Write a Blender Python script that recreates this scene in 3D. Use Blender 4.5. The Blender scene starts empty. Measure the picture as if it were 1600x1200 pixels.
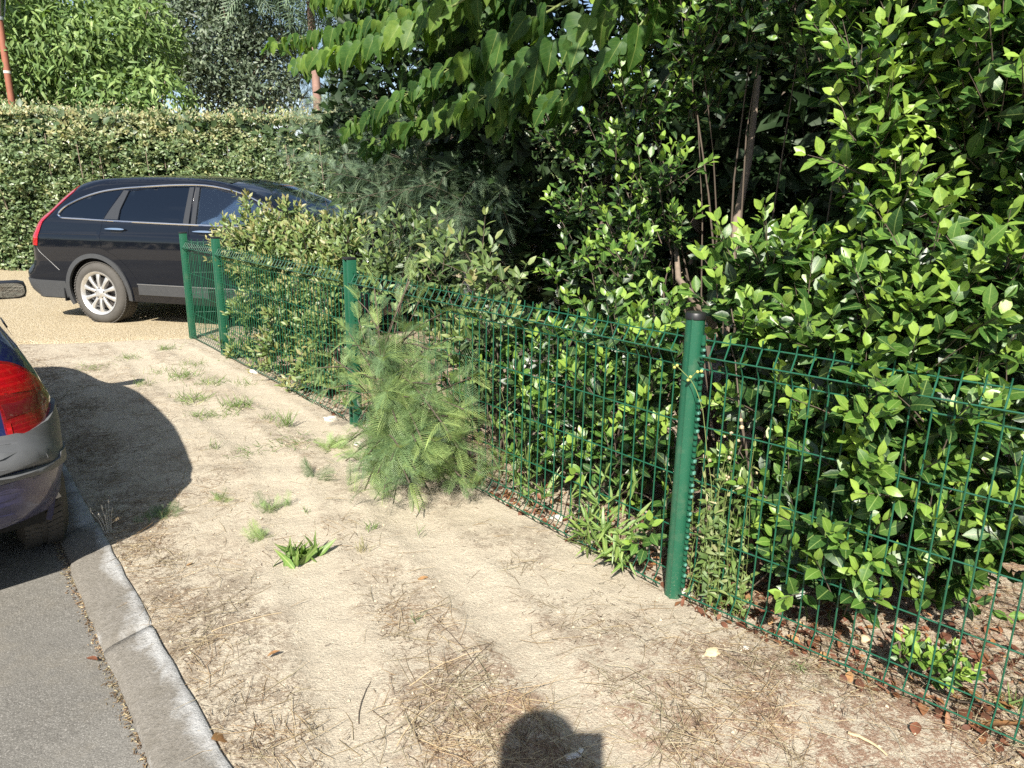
import bpy, bmesh, math, random
import numpy as np
from mathutils import Vector, Matrix
from mathutils.geometry import delaunay_2d_cdt

# ------------------------------------------------------------------ camera, sky, sun, exposure
sc = bpy.context.scene
COL = sc.collection
CAMZ = 1.40
FPX = 1100.0                                   # focal length in pixels of the 1600 px wide photograph
CR = np.array([[0.99986094, -0.01667609, 0.0],
               [0.00417149, 0.25011327, -0.9682076],
               [0.01614592, 0.96807296, 0.25014805]])
cd = bpy.data.cameras.new('camera'); cam = bpy.data.objects.new('camera', cd); COL.objects.link(cam)
cam.matrix_world = Matrix.Translation((0, 0, CAMZ)) @ Matrix(CR.tolist()).to_4x4()
cd.sensor_width = 36.0; cd.lens = FPX / 1600 * 36; cd.clip_start = 0.01; cd.clip_end = 2000
sc.camera = cam
SUN_EL = math.radians(41.3)
SUN_H = np.array([0.156, 0.988])               # where the sunlight travels, on the ground
sl = bpy.data.lights.new('sun', 'SUN'); sl.energy = 5.0; sl.angle = math.radians(0.55); sl.color = (1.0, 0.95, 0.86)
so = bpy.data.objects.new('sun', sl); COL.objects.link(so)
SUN_D = np.array([SUN_H[0]*math.cos(SUN_EL), SUN_H[1]*math.cos(SUN_EL), -math.sin(SUN_EL)])
so.rotation_euler = Vector(SUN_D.tolist()).to_track_quat('-Z', 'Y').to_euler()
so.location = (-3, -20, 20)
W = bpy.data.worlds.new('World'); sc.world = W; W.use_nodes = True
nt = W.node_tree; nt.nodes.clear()
sky = nt.nodes.new('ShaderNodeTexSky'); sky.sky_type = 'NISHITA'; sky.sun_disc = False
sky.sun_elevation = SUN_EL
sky.sun_rotation = math.atan2(-SUN_H[0], -SUN_H[1])
sky.air_density = 1.0; sky.dust_density = 0.8
bg = nt.nodes.new('ShaderNodeBackground'); bg.inputs[1].default_value = 0.075
wo = nt.nodes.new('ShaderNodeOutputWorld')
tc = nt.nodes.new('ShaderNodeTexCoord'); cn = nt.nodes.new('ShaderNodeTexNoise'); cn.inputs['Scale'].default_value = 2.6; cn.inputs['Detail'].default_value = 7
mp = nt.nodes.new('ShaderNodeMapping'); mp.inputs['Scale'].default_value = (1, 1, 3.2)
nt.links.new(tc.outputs['Generated'], mp.inputs[0]); nt.links.new(mp.outputs[0], cn.inputs['Vector'])
cr = nt.nodes.new('ShaderNodeValToRGB'); cr.color_ramp.elements[0].position = 0.50; cr.color_ramp.elements[1].position = 0.72
cr.color_ramp.elements[1].color = (0.65, 0.65, 0.65, 1)
nt.links.new(cn.outputs[0], cr.inputs[0])
cm = nt.nodes.new('ShaderNodeMix'); cm.data_type = 'RGBA'; cm.inputs[7].default_value = (9.0, 9.2, 9.6, 1)      # thin bright cloud
nt.links.new(cr.outputs[0], cm.inputs[0]); nt.links.new(sky.outputs[0], cm.inputs[6])
nt.links.new(cm.outputs[2], bg.inputs[0]); nt.links.new(bg.outputs[0], wo.inputs[0])
sc.view_settings.view_transform = 'Standard'; sc.view_settings.look = 'None'
sc.view_settings.exposure = 1.05; sc.view_settings.gamma = 1.0
sc.view_settings.use_curve_mapping = False
sc.render.engine = 'CYCLES'
sc.cycles.max_bounces = 8; sc.cycles.transparent_max_bounces = 12
sc.cycles.use_denoising = False
sc.cycles.sample_clamp_indirect = 6.0

RNG = np.random.default_rng(7)
random.seed(7)

# ------------------------------------------------------------------ helpers
def at(px, py, Y):
    r = CR @ np.array([px - 800.0, 600.0 - py, -FPX])
    t = Y / r[1]
    return np.array([0, 0, CAMZ]) + r * t
def project(P):
    q = (np.asarray(P) - np.array([0, 0, CAMZ])) @ CR
    d = np.maximum(-q[:, 2], 1e-3)
    return 800 + FPX*q[:, 0]/d, 600 - FPX*q[:, 1]/d, -q[:, 2]
FA = np.array([0.61, 2.34]); FB = np.array([-2.63, 6.30]); FC = np.array([1.392, 1.592])
FD1 = (FB-FA)/np.linalg.norm(FB-FA); FD2 = (FC-FA)/np.linalg.norm(FC-FA)
FN1 = np.array([FD1[1], -FD1[0]]); FN2 = np.array([-FD2[1], FD2[0]])     # pointing behind the fence
def fp(px, py, off):
    """point seen at a pixel of the photograph, off metres behind the fence"""
    r = CR @ np.array([px - 800.0, 600.0 - py, -FPX])
    n = FN1 if px < 1068 else FN2
    t = (n @ FA + off) / (n @ r[:2])
    return np.array([0, 0, CAMZ]) + r * t
def unit(v):
    v = np.asarray(v, float)
    return v / np.maximum(np.linalg.norm(v, axis=-1, keepdims=True), 1e-9)

def _h(ix, iy, seed):
    n = (ix.astype(np.int64)*374761393 + iy.astype(np.int64)*668265263 + seed*1274126177) & 0x7fffffff
    n = ((n ^ (n >> 13)) * 1103515245 + 12345) & 0x7fffffff
    n = ((n ^ (n >> 16)) * 1103515245 + 12345) & 0x7fffffff
    return (n & 0xffff) / 65535.0
def vnoise(x, y, seed=0):
    ix = np.floor(x).astype(np.int64); iy = np.floor(y).astype(np.int64)
    fx = x-ix; fy = y-iy; fx = fx*fx*(3-2*fx); fy = fy*fy*(3-2*fy)
    a = _h(ix, iy, seed); b = _h(ix+1, iy, seed); c = _h(ix, iy+1, seed); d = _h(ix+1, iy+1, seed)
    return (a*(1-fx)+b*fx)*(1-fy) + (c*(1-fx)+d*fx)*fy
def fbm(x, y, oct=4, seed=0):
    s = 0; a = 1; t = 0
    for k in range(oct):
        s = s + a*vnoise(x*2**k, y*2**k, seed+k); t += a; a *= 0.5
    return s/t

KU = np.array([-0.635, 0.772]); KU /= np.linalg.norm(KU); KN = np.array([-KU[1], KU[0]])  # along the kerb; towards the road
DRIVE_A = np.array([-4.65, 6.57]); DRIVE_D = unit(np.array([1.39, 0.45])); DRIVE_N = np.array([-DRIVE_D[1], DRIVE_D[0]])
def lanes(s):
    """middle lines and half widths of the two wheel ruts, as distance from the kerb line along the verge"""
    return ((np.maximum(-0.67-0.29*(s-1.4), -1.30)+0.02*np.sin(s*2.3), 0.105), (np.maximum(-1.31-0.19*(s-1.57), -1.72)+0.02*np.sin(s*1.9+1), 0.10))
def ground_h(x, y):
    x = np.asarray(x, float); y = np.asarray(y, float)
    d = x*KN[0] + y*KN[1]; s = x*KU[0] + y*KU[1]
    near = np.clip((14-np.hypot(x, y))/6, 0, 1)
    h = (fbm(x*1.3, y*1.3, 3, 3)-0.5)*0.035 + (fbm(x*7, y*7, 4, 9)-0.5)*0.016 + (fbm(x*34, y*34, 2, 5)-0.5)*0.006
    for wob, w in lanes(s):                                    # two shallow wheel ruts across the sand
        q = (d-wob)/w
        h = h - 0.008*np.exp(-q**4) + 0.004*np.exp(-(np.abs(q)-1.35)**2*8)
        h = h + 0.0030*np.sin(s*150+6*np.abs(q))*np.exp(-q**4)*np.clip(fbm(x*2.2, y*2.2, 2, 44)*3-1.0, 0, 1)
    dd = (x-DRIVE_A[0])*DRIVE_N[0] + (y-DRIVE_A[1])*DRIVE_N[1]
    h = h*near*np.clip(-dd/0.5, 0, 1) - 0.03*np.clip(dd/0.3, 0, 1)
    edge = np.clip((d+0.62)/0.22, 0, 1)
    h = h*(1-edge) + edge*(-0.004)
    h = np.where(d > -0.385, -0.30, h)
    return h

def link(o, parent=None):
    COL.objects.link(o)
    if parent is not None: o.parent = parent
    return o
def tag(o, label=None, cat=None, group=None, kind=None):
    if label: o['label'] = label
    if cat: o['category'] = cat
    if group: o['group'] = group
    if kind: o['kind'] = kind
    return o
def thing(name, label, cat, loc=(0, 0, 0), rz=0.0, group=None):
    o = bpy.data.objects.new(name, None); o.location = [float(v) for v in loc]; o.rotation_euler = (0, 0, rz)
    o.empty_display_size = 0.1
    link(o); return tag(o, label, cat, group)
def mesh_np(name, V, F, mats, smooth=True, attrs=None, mi=None):
    """mesh from vertex array and an (n,3) or (n,4) face array"""
    V = np.asarray(V, np.float32); F = np.asarray(F, np.int32)
    me = bpy.data.meshes.new(name)
    me.vertices.add(len(V)); me.vertices.foreach_set('co', V.ravel())
    k = F.shape[1]
    me.loops.add(F.size); me.loops.foreach_set('vertex_index', F.ravel())
    me.polygons.add(len(F)); me.polygons.foreach_set('loop_start', np.arange(0, F.size, k, dtype=np.int32))
    for m in (mats if isinstance(mats, (list, tuple)) else [mats]): me.materials.append(m)
    if mi is not None: me.polygons.foreach_set('material_index', np.asarray(mi, np.int32))
    me.update(calc_edges=True)
    me.polygons.foreach_set('use_smooth', np.full(len(F), smooth))
    for n, a in (attrs or {}).items():
        at_ = me.attributes.new(n, 'FLOAT', 'POINT'); at_.data.foreach_set('value', np.asarray(a, np.float32))
    return me
def obj_np(name, V, F, mats, parent=None, smooth=True, attrs=None, mi=None):
    return link(bpy.data.objects.new(name, mesh_np(name, V, F, mats, smooth, attrs, mi)), parent)
class MB:
    """collects simple solids into one mesh"""
    def __init__(s): s.bm = bmesh.new()
    def box(s, c, size, rz=0.0, bev=0.0, M=None):
        m = Matrix.Translation(c) @ Matrix.Rotation(rz, 4, 'Z') @ Matrix.Diagonal((*size, 1))
        if M is not None: m = M @ m
        r = bmesh.ops.create_cube(s.bm, size=1.0, matrix=m)
        if bev:
            es = list({e for v in r['verts'] for e in v.link_edges})
            bmesh.ops.bevel(s.bm, geom=es, offset=bev, segments=2, affect='EDGES', profile=0.6)
        return s
    def tube(s, pts, rad, n=8, cap=True):
        pts = [Vector(p) for p in pts]; rad = rad if hasattr(rad, '__len__') else [rad]*len(pts)
        rings = []; up = Vector((0, 0, 1))
        for i, p in enumerate(pts):
            d = (pts[min(i+1, len(pts)-1)] - pts[max(i-1, 0)]).normalized()
            a = d.cross(up if abs(d.z) < 0.95 else Vector((1, 0, 0))).normalized(); b = d.cross(a)
            rings.append([s.bm.verts.new(p + (a*math.cos(2*math.pi*k/n) + b*math.sin(2*math.pi*k/n))*rad[i]) for k in range(n)])
        for i in range(len(rings)-1):
            for k in range(n):
                s.bm.faces.new((rings[i][k], rings[i][(k+1) % n], rings[i+1][(k+1) % n], rings[i+1][k]))
        if cap:
            s.bm.faces.new(rings[0][::-1]); s.bm.faces.new(rings[-1])
        return s
    def half(s, prof, n=24, c=(0, 0, 0), a0=-14, a1=194):
        rings = []
        for r, h in prof:
            rings.append([s.bm.verts.new(Vector(c)+Vector((r*math.cos(t), h, r*math.sin(t)))) for t in np.radians(np.linspace(a0, a1, n))])
        for i in range(len(rings)-1):
            for k in range(n-1): s.bm.faces.new((rings[i][k], rings[i][k+1], rings[i+1][k+1], rings[i+1][k]))
        return s
    def lathe(s, prof, n=32, axis='Y', c=(0, 0, 0)):
        """profile of (radius, height along the axis)"""
        rings = []
        for r, h in prof:
            ring = []
            for k in range(n):
                a = 2*math.pi*k/n; x, y = r*math.cos(a), r*math.sin(a)
                ring.append(s.bm.verts.new(Vector(c) + (Vector((x, h, y)) if axis == 'Y' else Vector((x, y, h)))))
            rings.append(ring)
        for i in range(len(rings)-1):
            for k in range(n):
                s.bm.faces.new((rings[i][k], rings[i][(k+1) % n], rings[i+1][(k+1) % n], rings[i+1][k]))
        return s
    def mesh(s, name, m, smooth=True, ang=40):
        bmesh.ops.recalc_face_normals(s.bm, faces=s.bm.faces[:])
        me = bpy.data.meshes.new(name); s.bm.to_mesh(me); s.bm.free(); me.materials.append(m)
        if smooth:
            me.polygons.foreach_set('use_smooth', [True]*len(me.polygons))
            me.set_sharp_from_angle(angle=math.radians(ang))
        return me
    def build(s, name, m, parent=None, smooth=True, ang=40):
        return link(bpy.data.objects.new(name, s.mesh(name, m, smooth, ang)), parent)

# ------------------------------------------------------------------ materials
class N:
    def __init__(s, name):
        s.m = bpy.data.materials.new(name); s.m.use_nodes = True; s.t = s.m.node_tree; s.t.nodes.clear()
        s.out = s.t.nodes.new('ShaderNodeOutputMaterial')
    def n(s, typ, **kw):
        nd = s.t.nodes.new('ShaderNode'+typ)
        for k, v in kw.items(): setattr(nd, k, v)
        return nd
    def l(s, a, b): s.t.links.new(a, b); return b
    def coord(s): return s.n('TexCoord').outputs['Object']
    def noise(s, scale, detail=4, rough=0.55, vec=None, dist=0.0):
        t = s.n('TexNoise'); t.inputs['Scale'].default_value = scale; t.inputs['Detail'].default_value = detail
        t.inputs['Roughness'].default_value = rough; t.inputs['Distortion'].default_value = dist
        s.l(vec if vec is not None else s.coord(), t.inputs['Vector']); return t.outputs[0]
    def voro(s, scale, feature='F1', vec=None):
        t = s.n('TexVoronoi', feature=feature); t.inputs['Scale'].default_value = scale
        s.l(vec if vec is not None else s.coord(), t.inputs['Vector']); return t
    def ramp(s, f, stops, interp='LINEAR'):
        r = s.n('ValToRGB'); e = r.color_ramp.elements; r.color_ramp.interpolation = interp
        while len(e) < len(stops): e.new(0.5)
        for x, (p, c) in zip(e, stops):
            x.position = p; x.color = (c, c, c, 1) if isinstance(c, (int, float)) else (*c, 1)
        s.l(f, r.inputs[0]); return r.outputs[0]
    def mix(s, f, a, b, blend='MIX'):
        m = s.n('Mix', data_type='RGBA', blend_type=blend)
        for v, i in ((f, 0), (a, 6), (b, 7)):
            if hasattr(v, 'links'): s.l(v, m.inputs[i])
            elif isinstance(v, (int, float)): m.inputs[i].default_value = v if i == 0 else (v, v, v, 1)
            else: m.inputs[i].default_value = (*v, 1)
        return m.outputs[2]
    def math(s, op, a, b=0.0):
        m = s.n('Math', operation=op)
        for v, i in ((a, 0), (b, 1)):
            if hasattr(v, 'links'): s.l(v, m.inputs[i])
            else: m.inputs[i].default_value = v
        return m.outputs[0]
    def attr(s, n): return s.n('Attribute', attribute_name=n).outputs['Fac']
    def bump(s, h, strength=0.5, dist=0.01, normal=None):
        b = s.n('Bump'); b.inputs['Strength'].default_value = strength; b.inputs['Distance'].default_value = dist
        s.l(h, b.inputs['Height'])
        if normal is not None: s.l(normal, b.inputs['Normal'])
        return b.outputs[0]
    def bsdf(s, color, rough=0.5, metal=0.0, spec=0.5, normal=None, coat=0.0, **kw):
        p = s.n('BsdfPrincipled')
        for v, k in ((color, 'Base Color'), (rough, 'Roughness'), (metal, 'Metallic'), (spec, 'Specular IOR Level'), (coat, 'Coat Weight')):
            if hasattr(v, 'links'): s.l(v, p.inputs[k])
            elif k == 'Base Color': p.inputs[k].default_value = (*v, 1)
            else: p.inputs[k].default_value = v
        if normal is not None: s.l(normal, p.inputs['Normal'])
        for k, v in kw.items(): p.inputs[k].default_value = v
        return p.outputs[0]
    def done(s, sh): s.l(sh, s.out.inputs[0]); return s.m

def plain(name, color, rough=0.5, metal=0.0, spec=0.5, coat=0.0, var=0.0, vscale=20, bump=0.0, bscale=120):
    k = N(name); c = color
    if var:
        f = k.noise(vscale, 5)
        c = k.mix(f, tuple(v*(1-var) for v in color), tuple(min(v*(1+var), 1) for v in color))
    nm = k.bump(k.noise(bscale, 3), bump, 0.004) if bump else None
    return k.done(k.bsdf(c, rough, metal, spec, nm, coat))

def leaf_mat(name, stops, rough=0.35, transl=0.3, rib=None, spec=0.5, back=1.35, tcol=(1.15, 1.25, 0.55), veins=6.0):
    k = N(name)
    t = k.attr('tint')
    rnd = k.n('ObjectInfo').outputs['Random']
    tt = k.math('ADD', t, k.math('MULTIPLY', k.math('SUBTRACT', rnd, 0.5), 0.12))
    c = k.ramp(tt, stops)
    blot = k.noise(60, 3)
    c = k.mix(k.ramp(k.noise(4.5, 3), [(0.40, 0.55), (0.60, 0.0)]), c, k.mix(1.0, c, (0.55, 0.72, 0.80), 'MULTIPLY'))
    c = k.mix(k.ramp(k.noise(170, 2), [(0.70, 0.0), (0.76, 0.55)]), c, (0.12, 0.085, 0.03))
    c = k.mix(0.5, c, k.mix(blot, 0.55, 1.3), 'MULTIPLY')
    if rib:
        ax = k.math('ABSOLUTE', k.attr('lu')); lv = k.attr('lv')
        mid = k.ramp(ax, [(0.006, 1.0), (0.018, 0.0)])
        fr = k.math('FRACT', k.math('MULTIPLY', k.math('SUBTRACT', lv, k.math('MULTIPLY', ax, 0.75)), veins))
        side = k.math('MULTIPLY', k.ramp(fr, [(0.0, 1.0), (0.10, 0.0)]), 0.45)
        c = k.mix(k.math('MULTIPLY', k.math('MAXIMUM', mid, side), 0.6), c, rib)
    bf = k.n('NewGeometry').outputs['Backfacing']
    cb = k.mix(1.0, c, (back, back*0.97, back*0.95), 'MULTIPLY')
    cc = k.mix(bf, c, cb)
    ro = k.math('ADD', k.math('MULTIPLY', bf, 0.25), rough)
    vn = k.bump(k.noise(90, 2), 0.12, 0.004)
    p = k.bsdf(cc, ro, 0.0, spec, vn)
    tr = k.n('BsdfTranslucent'); k.l(k.mix(1.0, c, tcol, 'MULTIPLY'), tr.inputs[0])
    ms = k.n('MixShader'); ms.inputs[0].default_value = transl
    k.l(p, ms.inputs[1]); k.l(tr.outputs[0], ms.inputs[2])
    return k.done(ms.outputs[0])

M = {}
M['laurel'] = leaf_mat('laurel_leaf', [(0.0, (0.016, 0.040, 0.012)), (0.38, (0.036, 0.090, 0.020)), (0.7, (0.105, 0.205, 0.032)), (1.0, (0.29, 0.41, 0.065))], 0.36, 0.24, rib=(0.3, 0.4, 0.12))
M['elaeagnus'] = leaf_mat('elaeagnus_leaf', [(0.0, (0.03, 0.055, 0.02)), (0.4, (0.10, 0.16, 0.045)), (0.72, (0.20, 0.27, 0.075)), (1.0, (0.31, 0.27, 0.11))], 0.45, 0.2, rib=(0.3, 0.32, 0.15), back=1.6)
M['hedge'] = leaf_mat('hedge_leaf', [(0.0, (0.04, 0.07, 0.024)), (0.4, (0.13, 0.185, 0.075)), (0.72, (0.24, 0.295, 0.13)), (1.0, (0.44, 0.37, 0.19))], 0.4, 0.18, back=1.4)
M['mulberry'] = leaf_mat('mulberry_leaf', [(0.0, (0.026, 0.07, 0.016)), (0.5, (0.065, 0.145, 0.026)), (1.0, (0.20, 0.30, 0.05))], 0.5, 0.42, rib=(0.30, 0.37, 0.10), back=1.0, spec=0.3, veins=7.0)
M['walnut'] = leaf_mat('walnut_leaf', [(0.0, (0.07, 0.115, 0.035)), (0.5, (0.17, 0.255, 0.075)), (1.0, (0.33, 0.42, 0.14))], 0.5, 0.25, spec=0.3)
M['oak'] = leaf_mat('grey_oak_leaf', [(0.0, (0.045, 0.06, 0.035)), (0.5, (0.12, 0.155, 0.09)), (1.0, (0.24, 0.28, 0.18))], 0.5, 0.15)
M['mimosa'] = leaf_mat('mimosa_frond', [(0.0, (0.085, 0.14, 0.065)), (0.5, (0.20, 0.295, 0.12)), (1.0, (0.38, 0.47, 0.155))], 0.5, 0.3, tcol=(1.1, 1.15, 0.7))
M['mimosa_blue'] = leaf_mat('blue_mimosa_frond', [(0.0, (0.04, 0.07, 0.038)), (0.5, (0.11, 0.165, 0.095)), (1.0, (0.23, 0.30, 0.17))], 0.5, 0.2)
M['dark'] = leaf_mat('dark_backing_leaf', [(0.0, (0.012, 0.026, 0.010)), (1.0, (0.04, 0.075, 0.022))], 0.5, 0.12, spec=0.3)  # dark leaves for the backing added behind the shrubs
M['bamboo'] = leaf_mat('bamboo_leaf', [(0.0, (0.07, 0.13, 0.03)), (0.5, (0.15, 0.25, 0.05)), (1.0, (0.28, 0.36, 0.09))], 0.42, 0.28, rib=(0.34, 0.4, 0.16))
M['grass'] = leaf_mat('grass_blade', [(0.0, (0.09, 0.14, 0.035)), (0.45, (0.17, 0.24, 0.06)), (0.75, (0.32, 0.30, 0.13)), (1.0, (0.42, 0.34, 0.19))], 0.55, 0.2)
M['litter'] = leaf_mat('dead_leaf', [(0.0, (0.085, 0.035, 0.02)), (0.4, (0.20, 0.075, 0.04)), (0.7, (0.34, 0.16, 0.06)), (1.0, (0.48, 0.30, 0.14))], 0.6, 0.08)
M['straw'] = leaf_mat('dry_straw', [(0.0, (0.075, 0.045, 0.028)), (0.4, (0.22, 0.13, 0.07)), (0.7, (0.40, 0.29, 0.16)), (1.0, (0.55, 0.44, 0.27))], 0.7, 0.0)
M['bark'] = plain('grey_bark', (0.20, 0.155, 0.115), 0.85, var=0.45, vscale=35, bump=0.8, bscale=60)
M['twig'] = plain('brown_twig', (0.105, 0.08, 0.058), 0.8, var=0.4, vscale=25)
M['greenstem'] = plain('green_stem', (0.16, 0.20, 0.06), 0.6, var=0.3)
M['pinebark'] = plain('red_pine_bark', (0.27, 0.165, 0.13), 0.9, var=0.5, vscale=6, bump=0.8, bscale=12)
M['fence'] = plain('green_coated_steel', (0.012, 0.086, 0.046), 0.33, spec=0.5, var=0.12, vscale=9)
def worn_green():
    k = N('worn_green_post')
    dirt = k.ramp(k.noise(180, 5, 0.7), [(0.60, 0.0), (0.74, 1.0)])
    sep = k.n('SeparateXYZ'); k.l(k.coord(), sep.inputs[0])
    low = k.ramp(sep.outputs[2], [(0.02, 1.0), (0.22, 0.0)])
    f = k.math('ADD', k.math('MULTIPLY', dirt, k.math('ADD', k.math('MULTIPLY', low, 0.8), 0.16)), k.math('MULTIPLY', k.ramp(k.noise(14, 6, 0.7), [(0.5, 0.0), (0.75, 1.0)]), 0.10))
    c = k.mix(f, k.mix(k.noise(4, 3), (0.012, 0.080, 0.043), (0.017, 0.102, 0.057)), (0.42, 0.36, 0.25))
    return k.done(k.bsdf(c, 0.36, 0, 0.5))
M['post'] = worn_green()
M['cap'] = plain('black_plastic', (0.012, 0.012, 0.013), 0.45, var=0.2)
M['clip'] = plain('pale_weathered_clip', (0.10, 0.26, 0.20), 0.5, var=0.6, vscale=160)
M['paint_black'] = plain('blue_black_paint', (0.0022, 0.0032, 0.0065), 0.4, 0.0, 0.08, coat=1.0)
M['paint_blue'] = plain('navy_paint', (0.008, 0.011, 0.055), 0.4, 0.0, 0.1, coat=1.0)
def dusty_blue():
    k = N('dusty_navy_bumper')
    sep = k.n('SeparateXYZ'); k.l(k.coord(), sep.inputs[0])
    f = k.math('MULTIPLY', k.ramp(k.noise(7, 5, 0.65), [(0.35, 0.0), (0.75, 1.0)]), 0.28)
    c = k.mix(f, (0.016, 0.019, 0.075), (0.22, 0.18, 0.17))
    return k.done(k.bsdf(c, k.mix(f, 0.35, 0.9), 0, 0.5, None, 0.6))
M['bumper_blue'] = dusty_blue()
M['trim_grey'] = plain('grey_plastic_trim', (0.045, 0.047, 0.050), 0.55, var=0.2, vscale=18, bump=0.15, bscale=500)
M['bumper_grey'] = plain('faded_grey_bumper', (0.092, 0.095, 0.098), 0.55, var=0.28, vscale=9, bump=0.12, bscale=420)
M['dark_trim'] = plain('black_trim', (0.010, 0.010, 0.011), 0.4)
M['pillar'] = plain('black_pillar_gloss', (0.03, 0.031, 0.033), 0.32, spec=0.6)
M['chrome'] = plain('chrome', (0.72, 0.73, 0.75), 0.12, 1.0)
M['alloy'] = plain('silver_alloy', (0.62, 0.61, 0.59), 0.38, 0.75, var=0.08)
M['disc'] = plain('brake_disc', (0.10, 0.09, 0.085), 0.5, 0.6, var=0.3)
def tyre_mat(name, c):
    k = N(name); return k.done(k.bsdf(k.mix(k.noise(14, 5), tuple(v*0.7 for v in c), tuple(v*1.4 for v in c)), 0.8, 0, 0.3))
M['tyre'] = tyre_mat('dusty_rubber', (0.07, 0.065, 0.058))
M['interior'] = plain('dark_cloth', (0.03, 0.03, 0.032), 0.9)
M['seat'] = plain('grey_seat_cloth', (0.10, 0.10, 0.105), 0.9)
M['under'] = plain('underbody_black', (0.008, 0.008, 0.008), 0.8)
def glass(name, tint, base_r=0.0):
    k = N(name); fr = k.n('Fresnel'); fr.inputs[0].default_value = 1.52
    f = k.math('ADD', fr.outputs[0], base_r)
    t = k.n('BsdfTransparent'); t.inputs[0].default_value = (*tint, 1)
    g = k.n('BsdfGlossy'); g.inputs['Roughness'].default_value = 0.015; g.inputs[0].default_value = (0.9, 0.95, 1, 1)
    ms = k.n('MixShader'); k.l(f, ms.inputs[0]); k.l(t.outputs[0], ms.inputs[1]); k.l(g.outputs[0], ms.inputs[2])
    return k.done(ms.outputs[0])
M['glass_dark'] = glass('privacy_glass', (0.10, 0.115, 0.13), 0.05)
M['glass'] = glass('clear_car_glass', (0.82, 0.88, 0.88), 0.10)
M['lamp_glass'] = glass('lamp_glass', (0.75, 0.78, 0.78), 0.05)
def red_lens(name, c, stripes):
    k = N(name); sep = k.n('SeparateXYZ'); k.l(k.coord(), sep.inputs[0])
    w = k.math('SINE', k.math('MULTIPLY', sep.outputs[2], stripes))
    col = k.mix(k.ramp(w, [(0.4, 0.0), (0.6, 1.0)]), tuple(v*0.75 for v in c), c)
    return k.done(k.bsdf(col, 0.16, 0, 0.6, None, 1.0))
M['red'] = red_lens('red_lens', (0.40, 0.005, 0.009), 260)
M['red_dull'] = red_lens('dull_red_lens', (0.23, 0.006, 0.010), 400)
M['red_dark'] = plain('dark_red_lens', (0.11, 0.008, 0.012), 0.14, coat=1.0)
M['clear_lens'] = plain('clear_lens', (0.05, 0.05, 0.055), 0.1, coat=1.0)
M['mirror'] = plain('mirror_glass', (0.5, 0.55, 0.56), 0.02, 1.0)
M['exhaust'] = plain('steel_exhaust', (0.45, 0.44, 0.42), 0.3, 1.0)
M['white_wall'] = plain('white_render', (0.78, 0.77, 0.78), 0.9, var=0.06, vscale=3)
M['rust'] = plain('rusty_red_pole', (0.27, 0.095, 0.055), 0.7, var=0.25, vscale=12)
M['galv'] = plain('grey_lamp_metal', (0.36, 0.37, 0.38), 0.5, 0.3)
M['stone'] = plain('pale_stone', (0.52, 0.42, 0.26), 0.9, var=0.3, vscale=22, bump=0.5, bscale=50)
M['strawplain'] = plain('straw_stalk', (0.46, 0.36, 0.22), 0.8, var=0.25)
M['grit'] = plain('sand_grit', (0.44, 0.37, 0.27), 0.95, var=0.45, vscale=14)
M['whitestone'] = plain('white_stone', (0.54, 0.50, 0.43), 0.9, var=0.25, vscale=30, bump=0.5, bscale=60)
M['skin'] = plain('skin', (0.52, 0.33, 0.24), 0.55)
M['shirt'] = plain('blue_cotton_shirt', (0.10, 0.14, 0.24), 0.9, var=0.15)
M['trousers'] = plain('beige_trousers', (0.28, 0.23, 0.16), 0.9, var=0.15)
M['hair'] = plain('dark_hair', (0.03, 0.02, 0.015), 0.6)
M['paper'] = plain('pale_scrap', (0.62, 0.60, 0.56), 0.9)

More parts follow.
